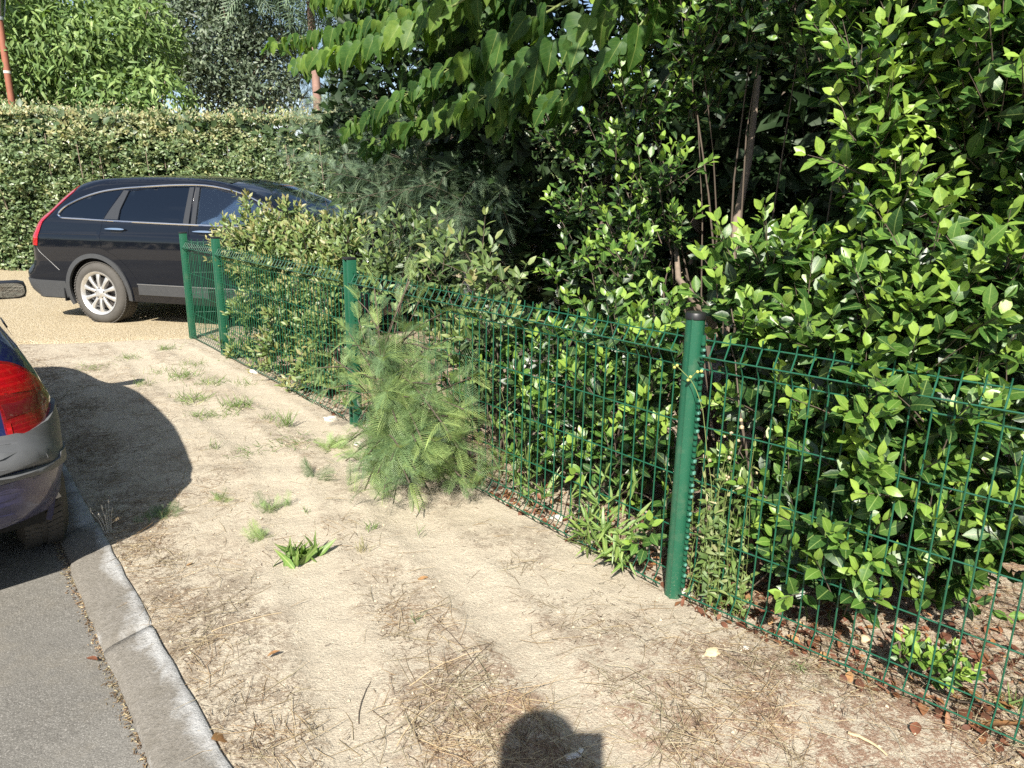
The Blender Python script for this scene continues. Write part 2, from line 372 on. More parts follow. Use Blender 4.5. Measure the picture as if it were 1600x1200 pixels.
def sand_mat():
    k = N('dry_sand'); co = k.coord()
    a = k.noise(1.1, 6, 0.6, co); b = k.noise(5.5, 7, 0.68, co, 0.6); c = k.noise(26, 6, 0.7, co, 0.8); d = k.noise(150, 4, 0.7, co)
    v = k.voro(240, vec=co).outputs['Distance']
    base = k.mix(a, (0.465, 0.40, 0.305), (0.565, 0.50, 0.39))
    base = k.mix(k.ramp(d, [(0.30, 0.0), (0.72, 1.0)]), k.mix(1.0, base, 0.66, 'MULTIPLY'), k.mix(1.0, base, 1.15, 'MULTIPLY'))
    base = k.mix(k.ramp(k.noise(2.3, 5, 0.6, co), [(0.42, 0.0), (0.62, 0.55)]), base, (0.43, 0.365, 0.275))
    fine = k.noise(70, 5, 0.75, co, 1.0)
    dirt = k.ramp(k.math('ADD', k.math('MULTIPLY', b, 0.34), k.math('ADD', k.math('MULTIPLY', c, 0.30), k.math('MULTIPLY', fine, 0.36))), [(0.47, 0.0), (0.55, 1.0)])
    deb = k.attr('debris')
    m = k.math('MULTIPLY', dirt, k.math('ADD', k.math('MULTIPLY', deb, 0.95), k.math('MULTIPLY', k.ramp(k.noise(1.7, 4, 0.6, co, 0.4), [(0.42, 0.0), (0.56, 1.0)]), k.math('SUBTRACT', 0.75, k.math('MULTIPLY', k.attr('lane'), 0.6)))))
    speck = k.ramp(c, [(0.52, 0.0), (0.66, 1.0)])
    m2 = k.math('MINIMUM', k.math('MULTIPLY', k.math('ADD', m, k.math('MULTIPLY', speck, k.math('ADD', k.math('MULTIPLY', deb, 0.35), 0.10))), 0.85), 0.85)
    brown = k.mix(k.attr('redness'), (0.175, 0.13, 0.09), (0.20, 0.10, 0.06))
    col = k.mix(m2, base, brown)
    dark = k.ramp(v, [(0.06, 1.0), (0.20, 0.0)])
    col = k.mix(k.math('MULTIPLY', dark, 0.35), col, (0.15, 0.11, 0.075))
    g2 = k.noise(330, 2, 0.6, co)
    smooth = k.ramp(k.noise(0.9, 5, 0.65, co, 0.7), [(0.42, 0.0), (0.58, 1.0)])
    smooth = k.math('MAXIMUM', smooth, k.attr('lane'))
    gritty = k.math('SUBTRACT', 0.8, k.math('MULTIPLY', smooth, 0.6))
    col = k.mix(k.math('MULTIPLY', smooth, 0.18), col, (0.53, 0.465, 0.355))
    col = k.mix(k.math('MULTIPLY', gritty, k.ramp(g2, [(0.32, 0.5), (0.43, 0.0)])), col, k.mix(1.0, col, 0.45, 'MULTIPLY'))
    col = k.mix(k.ramp(g2, [(0.56, 0.0), (0.70, 0.7)]), col, (0.66, 0.58, 0.45))
    h = k.math('ADD', k.math('MULTIPLY', c, 0.9), k.math('ADD', k.math('MULTIPLY', d, 0.7), k.math('MULTIPLY', b, 0.6)))
    h = k.math('ADD', h, k.math('MULTIPLY', fine, 0.8))
    return k.done(k.bsdf(col, 0.95, 0, 0.15, k.bump(h, 0.7, 0.013)))
M['sand'] = sand_mat()
def gravel_mat():
    k = N('pea_gravel'); co = k.coord()
    v = k.voro(75, vec=co); 
    hs = k.n('SeparateColor'); k.l(v.outputs['Color'], hs.inputs[0])
    col = k.ramp(hs.outputs[0], [(0.0, (0.30, 0.23, 0.14)), (0.4, (0.50, 0.41, 0.26)), (0.8, (0.62, 0.52, 0.35)), (1.0, (0.70, 0.63, 0.50))])
    col = k.mix(k.ramp(v.outputs['Distance'], [(0.25, 0.0), (0.7, 1.0)]), col, k.mix(1.0, col, 0.55, 'MULTIPLY'))
    col = k.mix(k.math('MULTIPLY', k.noise(0.9, 5, 0.6, co), 0.5), col, (0.50, 0.40, 0.25))
    h = k.math('SUBTRACT', 1.0, v.outputs['Distance'])
    return k.done(k.bsdf(col, 0.9, 0, 0.2, k.bump(h, 0.9, 0.012)))
M['gravel'] = gravel_mat()
def asphalt_mat():
    k = N('old_asphalt'); co = k.coord()
    v = k.voro(190, vec=co); hs = k.n('SeparateColor'); k.l(v.outputs['Color'], hs.inputs[0])
    col = k.ramp(hs.outputs[0], [(0.0, (0.15, 0.145, 0.135)), (0.6, (0.20, 0.193, 0.178)), (0.92, (0.26, 0.25, 0.23)), (1.0, (0.33, 0.315, 0.29))])
    col = k.mix(k.ramp(v.outputs['Distance'], [(0.35, 0.0), (0.8, 1.0)]), col, k.mix(1.0, col, 0.66, 'MULTIPLY'))
    col = k.mix(0.5, col, k.ramp(k.noise(35, 6, 0.75, co), [(0.25, (0.11, 0.105, 0.098)), (0.75, (0.29, 0.28, 0.255))]))
    sandy = k.ramp(k.noise(2.6, 7, 0.7, co), [(0.46, 0.0), (0.72, 1.0)])
    col = k.mix(k.math('ADD', k.math('MULTIPLY', sandy, 0.55), 0.18), col, (0.30, 0.265, 0.205))
    stain = k.ramp(k.noise(0.8, 5, 0.6, co, 0.5), [(0.40, 0.72), (0.65, 1.05)])
    col = k.mix(1.0, col, stain, 'MULTIPLY')
    gs = k.noise(260, 2, 0.6, co)
    col = k.mix(k.ramp(gs, [(0.58, 0.0), (0.68, 0.8)]), col, (0.36, 0.34, 0.31))
    col = k.mix(k.ramp(gs, [(0.33, 0.7), (0.42, 0.0)]), col, (0.06, 0.057, 0.052))
    return k.done(k.bsdf(col, 0.9, 0, 0.25, k.bump(k.noise(140, 5, 0.75, co), 0.6, 0.006)))
M['asphalt'] = asphalt_mat()
def kerb_mat():
    k = N('weathered_kerb_concrete'); co = k.coord()
    gr = k.noise(120, 5, 0.75, co); a = k.noise(3.2, 6, 0.65, co, 0.5)
    gg = k.noise(45, 6, 0.8, co)
    base = k.mix(k.ramp(gr, [(0.3, 0.0), (0.7, 1.0)]), (0.15, 0.138, 0.118), (0.31, 0.285, 0.25))
    base = k.mix(k.ramp(gg, [(0.35, 0.6), (0.62, 0.0)]), base, (0.15, 0.135, 0.11))
    white = k.ramp(k.math('ADD', k.math('MULTIPLY', a, 0.85), k.math('ADD', k.math('MULTIPLY', k.attr('edge'), 0.34), k.math('MULTIPLY', gg, 0.22))), [(0.70, 0.0), (0.86, 1.0)])
    col = k.mix(k.math('MULTIPLY', white, 0.8), base, k.mix(gr, (0.34, 0.34, 0.33), (0.62, 0.62, 0.61)))
    dk = k.ramp(k.noise(7, 6, 0.7, co), [(0.52, 0.0), (0.70, 1.0)])
    col = k.mix(k.math('MULTIPLY', dk, 0.55), col, (0.13, 0.115, 0.09))
    return k.done(k.bsdf(col, 0.95, 0, 0.2, k.bump(k.math('ADD', gr, gg), 0.9, 0.008)))
M['kerb'] = kerb_mat()

# ------------------------------------------------------------------ ground, road, drive, kerb
def grade(lo, hi, step, far):
    a = np.arange(lo, hi, step); e = []; s = step; x = hi
    while x < far: e.append(x); s *= 1.35; x += s
    f = []; s = step; x = lo-step
    while x > -far: f.append(x); s *= 1.35; x -= s
    return np.array(f[::-1] + list(a) + e + [far])
gx = grade(-4.6, 2.6, 0.018, 600.0); gy = grade(1.1, 7.4, 0.018, 600.0)
X, Y = np.meshgrid(gx, gy)
Z = ground_h(X, Y)
nx, ny = len(gx), len(gy)
I = np.arange(nx*ny).reshape(ny, nx)
Fq = np.stack([I[:-1, :-1].ravel(), I[:-1, 1:].ravel(), I[1:, 1:].ravel(), I[1:, :-1].ravel()], 1)
V = np.stack([X.ravel(), Y.ravel(), Z.ravel()], 1)
def debris_at(x, y):
    d = x*KN[0] + y*KN[1]
    fx = (np.stack([x, y], -1)-FA)
    offr = fx @ FN2; offl = fx @ FN1
    behind = np.where(x > FA[0], offr, np.where((fx @ FD1) > 0, offl, np.maximum(offr, offl)))
    near_road = np.exp(-((d+0.52)/0.16)**2)
    front = np.clip((2.35-y)/0.7, 0, 1)*np.clip((x+0.5)/0.5, 0, 1)
    sv = x*KU[0]+y*KU[1]; lane = 0
    for wob, w in lanes(sv): lane = np.maximum(lane, np.exp(-np.abs((d-wob)/(w*1.1))**4))
    between = np.exp(-((d+1.10)/0.13)**2)*0.45*np.clip((3-sv), 0, 1)
    underbrush = np.clip((behind-0.02)/0.2, 0, 1)  # leaf litter lying behind the fence
    v = 0.12*fbm(x*1.5, y*1.5, 3, 71) + 0.8*near_road + 0.98*front + between + 1.0*underbrush
    v = v*(1-0.75*lane*(1-underbrush))
    return np.clip(v, 0, 1), np.clip(0.9*front+underbrush, 0, 1)
def lane_at(x, y):
    sv = x*KU[0]+y*KU[1]; d = x*KN[0]+y*KN[1]; lane = 0
    for wob, w in lanes(sv): lane = np.maximum(lane, np.exp(-np.abs((d-wob)/(w*1.1))**4))
    return lane
deb, red = debris_at(V[:, 0], V[:, 1])
tag(obj_np('ground', V, Fq, M['sand'], attrs={'debris': deb, 'redness': red, 'lane': lane_at(V[:, 0], V[:, 1])}), kind='structure')

def strip_sheet(name, mat, d0, d1, s0, s1, z, step=0.12, rough=0.004):
    ds = np.arange(d0, d1+1e-6, step); ss = np.arange(s0, s1+1e-6, step)
    D, S = np.meshgrid(ds, ss); P = D[..., None]*KN + S[..., None]*KU
    zz = z + (fbm(P[..., 0]*3, P[..., 1]*3, 3, 17)-0.5)*rough*2
    V = np.concatenate([P.reshape(-1, 2), zz.reshape(-1, 1)], 1); n, m = len(ds), len(ss)
    I = np.arange(n*m).reshape(m, n)
    F = np.stack([I[:-1, :-1].ravel(), I[1:, :-1].ravel(), I[1:, 1:].ravel(), I[:-1, 1:].ravel()], 1)
    return obj_np(name, V, F, mat)
RZ = -0.05
tag(strip_sheet('road', M['asphalt'], -0.262, 5.8, -14, 14, RZ), kind='structure')
# driveway of pea gravel with a ragged edge
def drive():
    a = np.arange(-9, 16, 0.1); b = np.concatenate([np.array([0.0, 0.12]), np.arange(0.3, 8.5, 0.25)])
    A, B = np.meshgrid(a, b)
    rag = (fbm(A*2.2, A*0+3, 4, 31)-0.5)*0.5
    B2 = B + np.where(B < 0.5, rag, 0)
    P = DRIVE_A + A[..., None]*DRIVE_D + B2[..., None]*DRIVE_N
    z = 0.004 + (fbm(P[..., 0]*2, P[..., 1]*2, 3, 8)-0.5)*0.02
    z[0] -= 0.035
    V = np.concatenate([P.reshape(-1, 2), z.reshape(-1, 1)], 1)
    keep = (V[:, 0]*KN[0] + V[:, 1]*KN[1]) < -0.27
    I = np.arange(A.size).reshape(A.shape)
    F = np.stack([I[:-1, :-1].ravel(), I[:-1, 1:].ravel(), I[1:, 1:].ravel(), I[1:, :-1].ravel()], 1)
    F = F[keep[F].all(1)]
    tag(obj_np('gravel_drive', V, F, M['gravel']), kind='structure')
drive()
def kerb():
    root = bpy.data.objects.new('kerb', None); link(root); root['kind'] = 'structure'
    s0 = -5.62
    prof = [(-0.405, -0.20), (-0.405, 0.000), (-0.401, 0.006), (-0.385, 0.006), (-0.33, -0.006), (-0.285, -0.020), (-0.262, -0.030), (-0.255, -0.040), (-0.255, -0.20)]
    edge = [1, 1, 1, 0.9, 0.35, 0.1, 0.25, 0.5, 0.5]
    L = 1.0; i = 0
    while s0 < 7.6:
        n = 26; ss = np.linspace(s0+0.004, s0+L-0.004, n); V = []; E = []; rs = np.random.default_rng(i+50)
        dz = rs.normal(0, 0.002); dd = rs.normal(0, 0.003)
        for j, s in enumerate(ss):
            r = 0.006 if j in (0, n-1) else 0
            for (d, z), e in zip(prof, edge):
                wob = (vnoise(np.array([s*9.0]), np.array([d*40]), 5)[0]-0.5)*0.010
                p = (d+dd+wob)*KN + s*KU
                V.append((p[0], p[1], z+dz-r+wob*0.4)); E.append(e)
        m = len(prof); F = []
        for j in range(n-1):
            for q in range(m-1): F.append((j*m+q, j*m+q+1, (j+1)*m+q+1, (j+1)*m+q))
        V = np.array(V); k = len(V)
        V = np.concatenate([V, V[:m].mean(0)[None], V[k-m:].mean(0)[None]]); E += [0.3, 0.3]
        for q in range(m-1):
            F.append((k, q+1, q, k)); F.append((k+1, (n-1)*m+q, (n-1)*m+q+1, k+1))
        T = []
        for f in F: T += ([f[:3]] if f[0] == f[3] else [(f[0], f[1], f[2]), (f[0], f[2], f[3])])
        o = obj_np('kerb_stone', V, np.array(T)[:, ::-1], M['kerb'], root, attrs={'edge': E})
        s0 += L; i += 1
    # sand and cement crumbs caught in the gutter joint
    mb_V = []; 
kerb()

# ------------------------------------------------------------------ vehicles
def dens(poly, step=0.03, smooth=True, closed=True):
    P = [np.array(p, float) for p in poly]; n = len(P); out = []
    for i in range(n if closed else n-1):
        p0, p1, p2, p3 = (P[(i-1) % n], P[i], P[(i+1) % n], P[(i+2) % n]) if closed else (P[max(i-1, 0)], P[i], P[i+1], P[min(i+2, n-1)])
        k = max(1, int(np.linalg.norm(p2-p1)/step))
        for j in range(k):
            t = j/k
            if smooth:
                out.append(0.5*((2*p1)+(-p0+p2)*t+(2*p0-5*p1+4*p2-p3)*t*t+(-p0+3*p1-3*p2+p3)*t**3))
            else: out.append(p1+(p2-p1)*t)
    if not closed: out.append(P[-1])
    return np.array(out)
def inside(poly, pts):
    x, y = pts[:, 0], pts[:, 1]; r = np.zeros(len(pts), bool); n = len(poly)
    for i in range(n):
        x1, y1 = poly[i]; x2, y2 = poly[(i+1) % n]
        c = ((y1 > y) != (y2 > y)); xi = (x2-x1)*(y-y1)/((y2-y1) if y2 != y1 else 1e-12)+x1
        r ^= c & (x < xi)
    return r
def segdist(poly, pts, closed=False):
    P = np.asarray(poly); Q = np.roll(P, -1, 0) if closed else P[1:]; P = P if closed else P[:-1]
    best = np.full(len(pts), 1e9)
    for a, b in zip(P, Q):
        ab = b-a; t = np.clip(((pts-a)@ab)/max(ab@ab, 1e-12), 0, 1)
        best = np.minimum(best, np.linalg.norm(pts-(a+t[:, None]*ab), axis=1))
    return best
def fill2d(outline, holes=(), step=0.04, rings=None):
    """triangulate a flat outline with holes: points, triangles"""
    allp = [outline, *holes]; pts = []; edges = []
    for pl in allp:
        b = len(pts); pts += [tuple(p) for p in pl]; n = len(pl)
        edges += [(b+i, b+(i+1) % n) for i in range(n)]
    lo = np.min(outline, 0); hi = np.max(outline, 0)
    gx = np.arange(lo[0]+step/2, hi[0], step); gy = np.arange(lo[1]+step/2, hi[1], step)
    g = np.stack(np.meshgrid(gx, gy), -1).reshape(-1, 2)
    if rings is not None: g = np.concatenate([g, rings])
    m = inside(outline, g)
    for h in holes: m &= ~inside(h, g)
    g = g[m]
    if len(g):
        ok = np.full(len(g), True)
        for pl in allp: ok &= segdist(pl, g, True) > 0.001
        g = g[ok]
    pts += [tuple(p) for p in g]
    v, e, f, *_ = delaunay_2d_cdt([Vector(p) for p in pts], edges, [], 0, 1e-5)
    v = np.array([tuple(p) for p in v]); f = np.array([t for t in f if len(t) == 3])
    c = v[f].mean(1); k = inside(outline, c)
    for h in holes: k &= ~inside(h, c)
    f = f[k]
    a = v[f]; ar = np.cross(a[:, 1]-a[:, 0], a[:, 2]-a[:, 0])
    f[ar < 0] = f[ar < 0][:, ::-1]
    return v, f
class Shell:
    """a car body: half width as a function of (s along the car, z up), with rounded upper, rear and front edges"""
    def __init__(S, contour, tumble, radii):
        S.c = np.asarray(contour); S.tz, S.tw = np.array(tumble).T; S.r = radii      # radii: function of (s, z)
    def near(S, p):
        best = np.full(len(p), 1e9); g = np.zeros((len(p), 2)); P = S.c
        for a, b in zip(P[:-1], P[1:]):
            ab = b-a; t = np.clip(((p-a)@ab)/max(ab@ab, 1e-12), 0, 1); e = p-(a+t[:, None]*ab)
            d = np.linalg.norm(e, axis=1); m = d < best
            nn = np.array([ab[1], -ab[0]])/max(np.linalg.norm(ab), 1e-9)
            best[m] = d[m]; g[m] = nn
        return best, g
    def w(S, p):
        w0 = np.interp(p[:, 1], S.tz, S.tw)
        d, _ = S.near(p); r = S.r(p)
        q = np.clip((r-d)/r, 0, 1)
        return w0 - r*(1-np.sqrt(np.maximum(1-q*q, 0)))
    def pt(S, p, side=-1, off=0.0):
        p = np.asarray(p, float); e = 0.004
        d, g = S.near(p); r = S.r(p); q = np.clip((r-d)/r, 0, 1)
        w0 = np.interp(p[:, 1], S.tz, S.tw); w = w0 - r*(1-np.sqrt(np.maximum(1-q*q, 0)))
        k = q/np.sqrt(np.maximum(1-q*q, 4e-3))
        t = (np.interp(p[:, 1]+e, S.tz, S.tw)-np.interp(p[:, 1]-e, S.tz, S.tw))/(2*e)
        n = np.stack([-k*g[:, 0], np.ones(len(p)), -k*g[:, 1]-t], 1); n /= np.linalg.norm(n, axis=1, keepdims=True)
        qq = np.stack([p[:, 0], w, p[:, 1]], 1) + n*off
        qq[:, 1] *= side
        return qq
    def patch(S, name, mat, parent, outline, holes=(), off=0.0, thick=0.018, step=0.04, side=-1, rings=None):
        v, f = fill2d(outline, holes, step, rings)
        a = S.pt(v, side, off); b = S.pt(v, side, off-thick); n = len(v)
        cnt = {}
        for t in f:
            for i in range(3):
                e = (t[i], t[(i+1) % 3]); k = (min(e), max(e)); cnt.setdefault(k, []).append(e)
        rim = []
        for k, es in cnt.items():
            if len(es) == 1: i, j = es[0]; rim += [(j, i, i+n), (j, i+n, j+n)]
        F = np.concatenate([f, np.array(rim, int).reshape(-1, 3), f[:, ::-1]+n])
        if side == -1: pass
        else: F = F[:, ::-1]
        me = mesh_np(name, np.concatenate([a, b]), F, mat, True)
        me.set_sharp_from_angle(angle=math.radians(50))
        return link(bpy.data.objects.new(name, me), parent)
    def across(S, name, mat, parent, pts, bulge, off=0.0, n=12, ends=True, solid=0.0):
        """surface spanning from one side of the car to the other along a contour piece"""
        p = np.asarray(pts); nar = 0.93 if 'window' in name else 1.0
        if len(p) < 14:
            t = np.linspace(0, len(p)-1, 14); p = np.stack([np.interp(t, np.arange(len(p)), p[:, i]) for i in (0, 1)], 1)
        w = S.w(p)*nar ; k = np.linspace(-1, 1, n+1)
        d = np.gradient(p, axis=0); nn = np.stack([-d[:, 1], d[:, 0]], 1); nn /= np.maximum(np.linalg.norm(nn, axis=1, keepdims=True), 1e-9)
        def layer(o):
            V = []
            for q, ww, m in zip(p, w, nn):
                for t in k:
                    bb = bulge*(1-abs(t)**2.4)+o
                    V.append((q[0]+m[0]*bb, t*ww, q[1]+m[1]*bb))
            return np.array(V)
        V = layer(off); L = len(V); I = np.arange(len(p)*(n+1)).reshape(len(p), n+1)
        F = np.stack([I[:-1, :-1].ravel(), I[:-1, 1:].ravel(), I[1:, 1:].ravel(), I[1:, :-1].ravel()], 1)
        if solid:
            V = np.concatenate([V, layer(off-solid)]); F2 = F[:, ::-1]+L
            R = []
            for A in (I[0], I[-1], I[:, 0], I[:, -1]):
                for i, j in zip(A[:-1], A[1:]): R.append((i, j, j+L, i+L))
            F = np.concatenate([F, F2, np.array(R)])
        me = mesh_np(name, V, F, mat, True); 
        bm = bmesh.new(); bm.from_mesh(me); bmesh.ops.recalc_face_normals(bm, faces=bm.faces[:]); bm.to_mesh(me); bm.free()
        me.set_sharp_from_angle(angle=math.radians(45))
        return link(bpy.data.objects.new(name, me), parent)
    def line(S, name, mat, parent, pts, r, off=0.0, side=-1, n=6):
        q = S.pt(np.asarray(pts), side, off); return MB().tube([tuple(x) for x in q], r, n).build(name, mat, parent)
def arc(cx, cz, r, a0, a1, n=24):
    t = np.radians(np.linspace(a0, a1, n)); return np.stack([cx+r*np.cos(t), cz+r*np.sin(t)], 1)
def make_wheel(parent, x, y, z, R, wd, rim_r, spokes=10, mat=None, side=-1, group_parts=True):
    root = bpy.data.objects.new('wheel', None); root.location = (x, y, z); link(root, parent)
    if side > 0: root.rotation_euler = (0, 0, math.pi)
    h = wd/2
    prof = [(rim_r-0.01, h-0.012), (rim_r-0.006, -h+0.016), (rim_r+0.006, -h+0.004), (rim_r+0.03, -h-0.004), (R-0.055, -h-0.006), (R-0.028, -h+0.004), (R-0.010, -h+0.022), (R-0.001, -h+0.045),
            (R, -0.02), (R, 0.02), (R-0.001, h-0.045), (R-0.012, h-0.02), (R-0.05, h), (rim_r-0.01, h-0.012)]
    MB().lathe(prof, 56).build('tyre', M['tyre'], root, True, 30)
    tb = MB()                                            # tread blocks round the tyre
    for k in range(64):
        a = 2*math.pi*k/64
        for j, yy in enumerate((-h+0.038, -0.030, 0.030, h-0.038)):
            aa = a + (0.03 if j % 2 else 0)
            m = Matrix.Rotation(-aa, 4, 'Y') @ Matrix.Translation((R+0.001, yy, 0)) @ Matrix.Rotation(0.35*(1 if j < 2 else -1), 4, 'X')
            tb.box((0, 0, 0), (0.010, 0.036, R*0.075), M=m)
    o = tb.build('tread', M['tyre'], root, False); o['kind'] = 'stuff'
    MB().lathe([(rim_r-0.022, h-0.02), (rim_r-0.03, -h+0.03), (rim_r-0.020, -h+0.012), (rim_r-0.004, -h+0.002), (rim_r+0.004, -h-0.003), (rim_r+0.007, -h+0.006), (rim_r-0.004, -h+0.03), (rim_r-0.012, h-0.02)], 56).build('rim', M['alloy'], root, True, 30)
    MB().lathe([(0.0, 0.01), (rim_r*0.72, 0.01), (rim_r*0.72, -0.004), (0.0, -0.004)], 40, c=(0, -h+0.085, 0)).build('brake_disc', M['disc'], root)
    MB().lathe([(0.0, -0.030), (0.026, -0.030), (0.030, -0.026), (0.050, -0.018), (0.074, -0.012), (0.08, 0.02), (0, 0.03)], 32, c=(0, -h+0.035, 0)).build('hub', M['alloy'], root, True, 30)
    sm = None
    for k in range(spokes):
        a = 2*math.pi*k/spokes + math.pi/2
        if sm is None:
            b = MB(); r0, r1 = 0.055, rim_r-0.012
            sec = []
            for t in np.linspace(0, 1, 6):
                r = r0+(r1-r0)*t; w = 0.0165+0.010*abs(t-0.35)**1.3+0.008*t**3; dep = 0.026-0.006*t; y0 = -h+0.020-0.010*math.sin(math.pi*t)
                sec.append([(-w, y0+dep), (-w*0.9, y0+0.004), (-w*0.45, y0), (w*0.45, y0), (w*0.9, y0+0.004), (w, y0+dep)])
            bm = b.bm; rr = [[bm.verts.new((r0+(r1-r0)*i/5, yy, xx)) for xx, yy in s] for i, s in enumerate(sec)]
            for i in range(5):
                for j in range(6): bm.faces.new((rr[i][j], rr[i][(j+1) % 6], rr[i+1][(j+1) % 6], rr[i+1][j]))
            bm.faces.new(rr[0]); bm.faces.new(rr[-1])
            sm = b.mesh('spoke', M['alloy'], True, 35)
        s = bpy.data.objects.new('spoke', sm); s.rotation_euler = (0, -a, 0); link(s, root)
    bm_ = MB().lathe([(0.0, 0.003), (0.007, 0.003), (0.009, -0.006), (0.007, -0.010), (0.0, -0.010)], 8).mesh('wheel_bolt', M['disc'])
    for k in range(5):
        a = 2*math.pi*k/5+math.pi/2
        s = bpy.data.objects.new('wheel_bolt', bm_); s.location = (0.055*math.cos(a), -h+0.022, 0.055*math.sin(a)); link(s, root)
    return root

# ---- dark estate-bodied off-roader across the drive
def make_suv():
    A = np.array([-4.65, 7.87]); D = unit(np.array([0.966, -0.257])); Nn = np.array([-D[1], D[0]])
    org = A + Nn*0.905
    root = thing('offroad_car', 'blue black off-road estate car parked on the gravel drive in front of the clipped hedge', 'car', (org[0], org[1], 0.0), math.atan2(D[1], D[0]))
    ZW, RW, FW = 0.335, 0.345, 2.62
    contour = dens([(-0.93, 0.25), (-1.02, 0.33), (-1.047, 0.48), (-1.035, 0.565), (-0.965, 0.635), (-0.915, 0.70), (-0.905, 0.84), (-0.880, 0.975), (-0.80, 1.13), (-0.66, 1.25), (-0.53, 1.37), (-0.40, 1.475),
                    (-0.27, 1.54), (0.0, 1.580), (0.47, 1.600), (1.0, 1.600), (1.4, 1.575), (1.78, 1.505), (2.12, 1.392), (2.40, 1.265), (2.62, 1.135), (2.75, 1.075), (3.0, 1.035), (3.25, 0.965), (3.42, 0.86), (3.47, 0.70), (3.47, 0.42), (3.40, 0.25)], 0.03, True, False)
    tumble = [(0.15, 0.84), (0.25, 0.865), (0.45, 0.895), (0.62, 0.905), (0.78, 0.908), (0.95, 0.903), (0.972, 0.896), (0.980, 0.889), (1.10, 0.866), (1.14, 0.855), (1.30, 0.795), (1.5, 0.715), (1.65, 0.66)]
    def radii(p): return np.where(p[:, 0] < -0.35, 0.14, np.where(p[:, 0] > 2.7, 0.22, np.interp(p[:, 0], [-0.35, 0.0, 2.3, 2.7], [0.14, 0.085, 0.085, 0.22])))
    S = Shell(contour, tumble, radii)
    bottom = dens([(3.40, 0.25), (3.10, 0.25)], 0.04, False, False)
    a1 = arc(FW, ZW, 0.405, -12, 192, 40)
    a2 = arc(0.0, ZW, 0.405, -12, 192, 40)
    outl = np.concatenate([contour, bottom[1:], a1, dens([(2.2, 0.262), (0.42, 0.262)], 0.05, False, False), a2, dens([(-0.42, 0.25), (-0.90, 0.25)], 0.05, False, False)])
    d1 = dens([(0.135, 1.128), (0.20, 1.25), (0.30, 1.40), (0.345, 1.462), (0.55, 1.485), (0.80, 1.503), (1.05, 1.514), (1.250, 1.513)], 0.05, False, False)
    d1 = np.concatenate([d1, dens([(1.25, 1.513), (1.252, 1.10), (1.235, 0.80), (1.215, 0.475)], 0.05, False, False)[1:], dens([(1.215, 0.475), (0.56, 0.475), (0.50, 0.565), (0.42, 0.66), (0.30, 0.755), (0.115, 0.84), (0.105, 0.97), (0.135, 1.128)], 0.05, False, False)[1:-1]])
    d2 = np.concatenate([dens([(1.262, 1.513), (1.40, 1.508), (1.56, 1.487), (1.80, 1.436), (2.03, 1.356), (2.26, 1.240), (2.44, 1.12)], 0.05, False, False),
                         dens([(2.44, 1.12), (2.40, 0.95), (2.36, 0.76), (2.22, 0.66), (2.15, 0.475), (1.227, 0.475), (1.247, 0.80), (1.264, 1.10)], 0.05, False, False)[1:], ])[:-1]
    qw = dens([(-0.465, 1.175), (-0.40, 1.255), (-0.20, 1.352), (0.06, 1.425), (0.325, 1.464), (0.295, 1.400), (0.19, 1.25), (0.125, 1.140), (-0.10, 1.146), (-0.30, 1.152), (-0.43, 1.158)], 0.05, False)
    w1 = dens([(0.425, 1.452), (0.70, 1.482), (0.95, 1.495), (1.180, 1.497), (1.168, 1.122), (0.80, 1.128), (0.345, 1.134), (0.350, 1.25)], 0.05, False)
    w2 = dens([(1.318, 1.494), (1.50, 1.482), (1.76, 1.426), (1.98, 1.352), (2.17, 1.258), (2.30, 1.165), (2.33, 1.120), (1.335, 1.118)], 0.05, False)
    rings = []
    for rr in (0.0015, 0.006, 0.014, 0.03, 0.055, 0.085, 0.13):
        g = np.gradient(contour, axis=0); nn = np.stack([g[:, 1], -g[:, 0]], 1); nn /= np.linalg.norm(nn, axis=1, keepdims=True)
        rings.append(contour+nn*rr)
    rings = np.concatenate(rings)
    body = None
    for side in (-1, 1):
        o = S.patch('body_side', M['paint_black'], root, outl, [d1, d2, qw], 0.0, 0.02, 0.045, side, rings)
        for nm, dd, ww, gl, hx in (('rear_door', d1, w1, 'glass_dark', 0.33), ('front_door', d2, w2, 'glass', 1.45)):
            dsh = dd + unit(dd.mean(0)-dd)*0.0035
            dr = S.patch('door', M['paint_black'], root, dsh, [ww], 0.001, 0.02, 0.045, side)
            S.patch('window', M[gl], dr, ww, [], -0.006, 0.004, 0.06, side)
            # handle: chrome bar over a dark cup
            hz = 1.036
            cup = np.stack([hx+0.085*np.cos(np.linspace(0, 2*np.pi, 20)[:-1]), hz-0.012+0.022*np.sin(np.linspace(0, 2*np.pi, 20)[:-1])], 1)
            S.patch('handle_cup', M['dark_trim'], dr, cup, [], 0.003, 0.006, 0.03, side)
            bar = dens([(hx-0.135, hz+0.004), (hx-0.05, hz+0.016), (hx+0.08, hz+0.015), (hx+0.125, hz+0.004), (hx+0.08, hz-0.003), (hx-0.05, hz-0.002)], 0.02)
            S.patch('handle', M['chrome'], dr, bar, [], 0.034, 0.014, 0.02, side)
        S.patch('window', M['glass_dark'], root, qw, [], -0.004, 0.004, 0.06, side)
        # black pillar covers
        for pl in ([(0.155, 1.150), (0.215, 1.25), (0.315, 1.395), (0.350, 1.455), (0.418, 1.452), (0.345, 1.25), (0.335, 1.146)],
                   [(1.187, 1.494), (1.243, 1.496), (1.243, 1.120), (1.175, 1.122)], [(1.268, 1.496), (1.312, 1.494), (1.329, 1.118), (1.272, 1.120)]):
            S.patch('pillar_cover', M['pillar'], root, dens(pl, 0.05, False), [], 0.004, 0.006, 0.05, side)
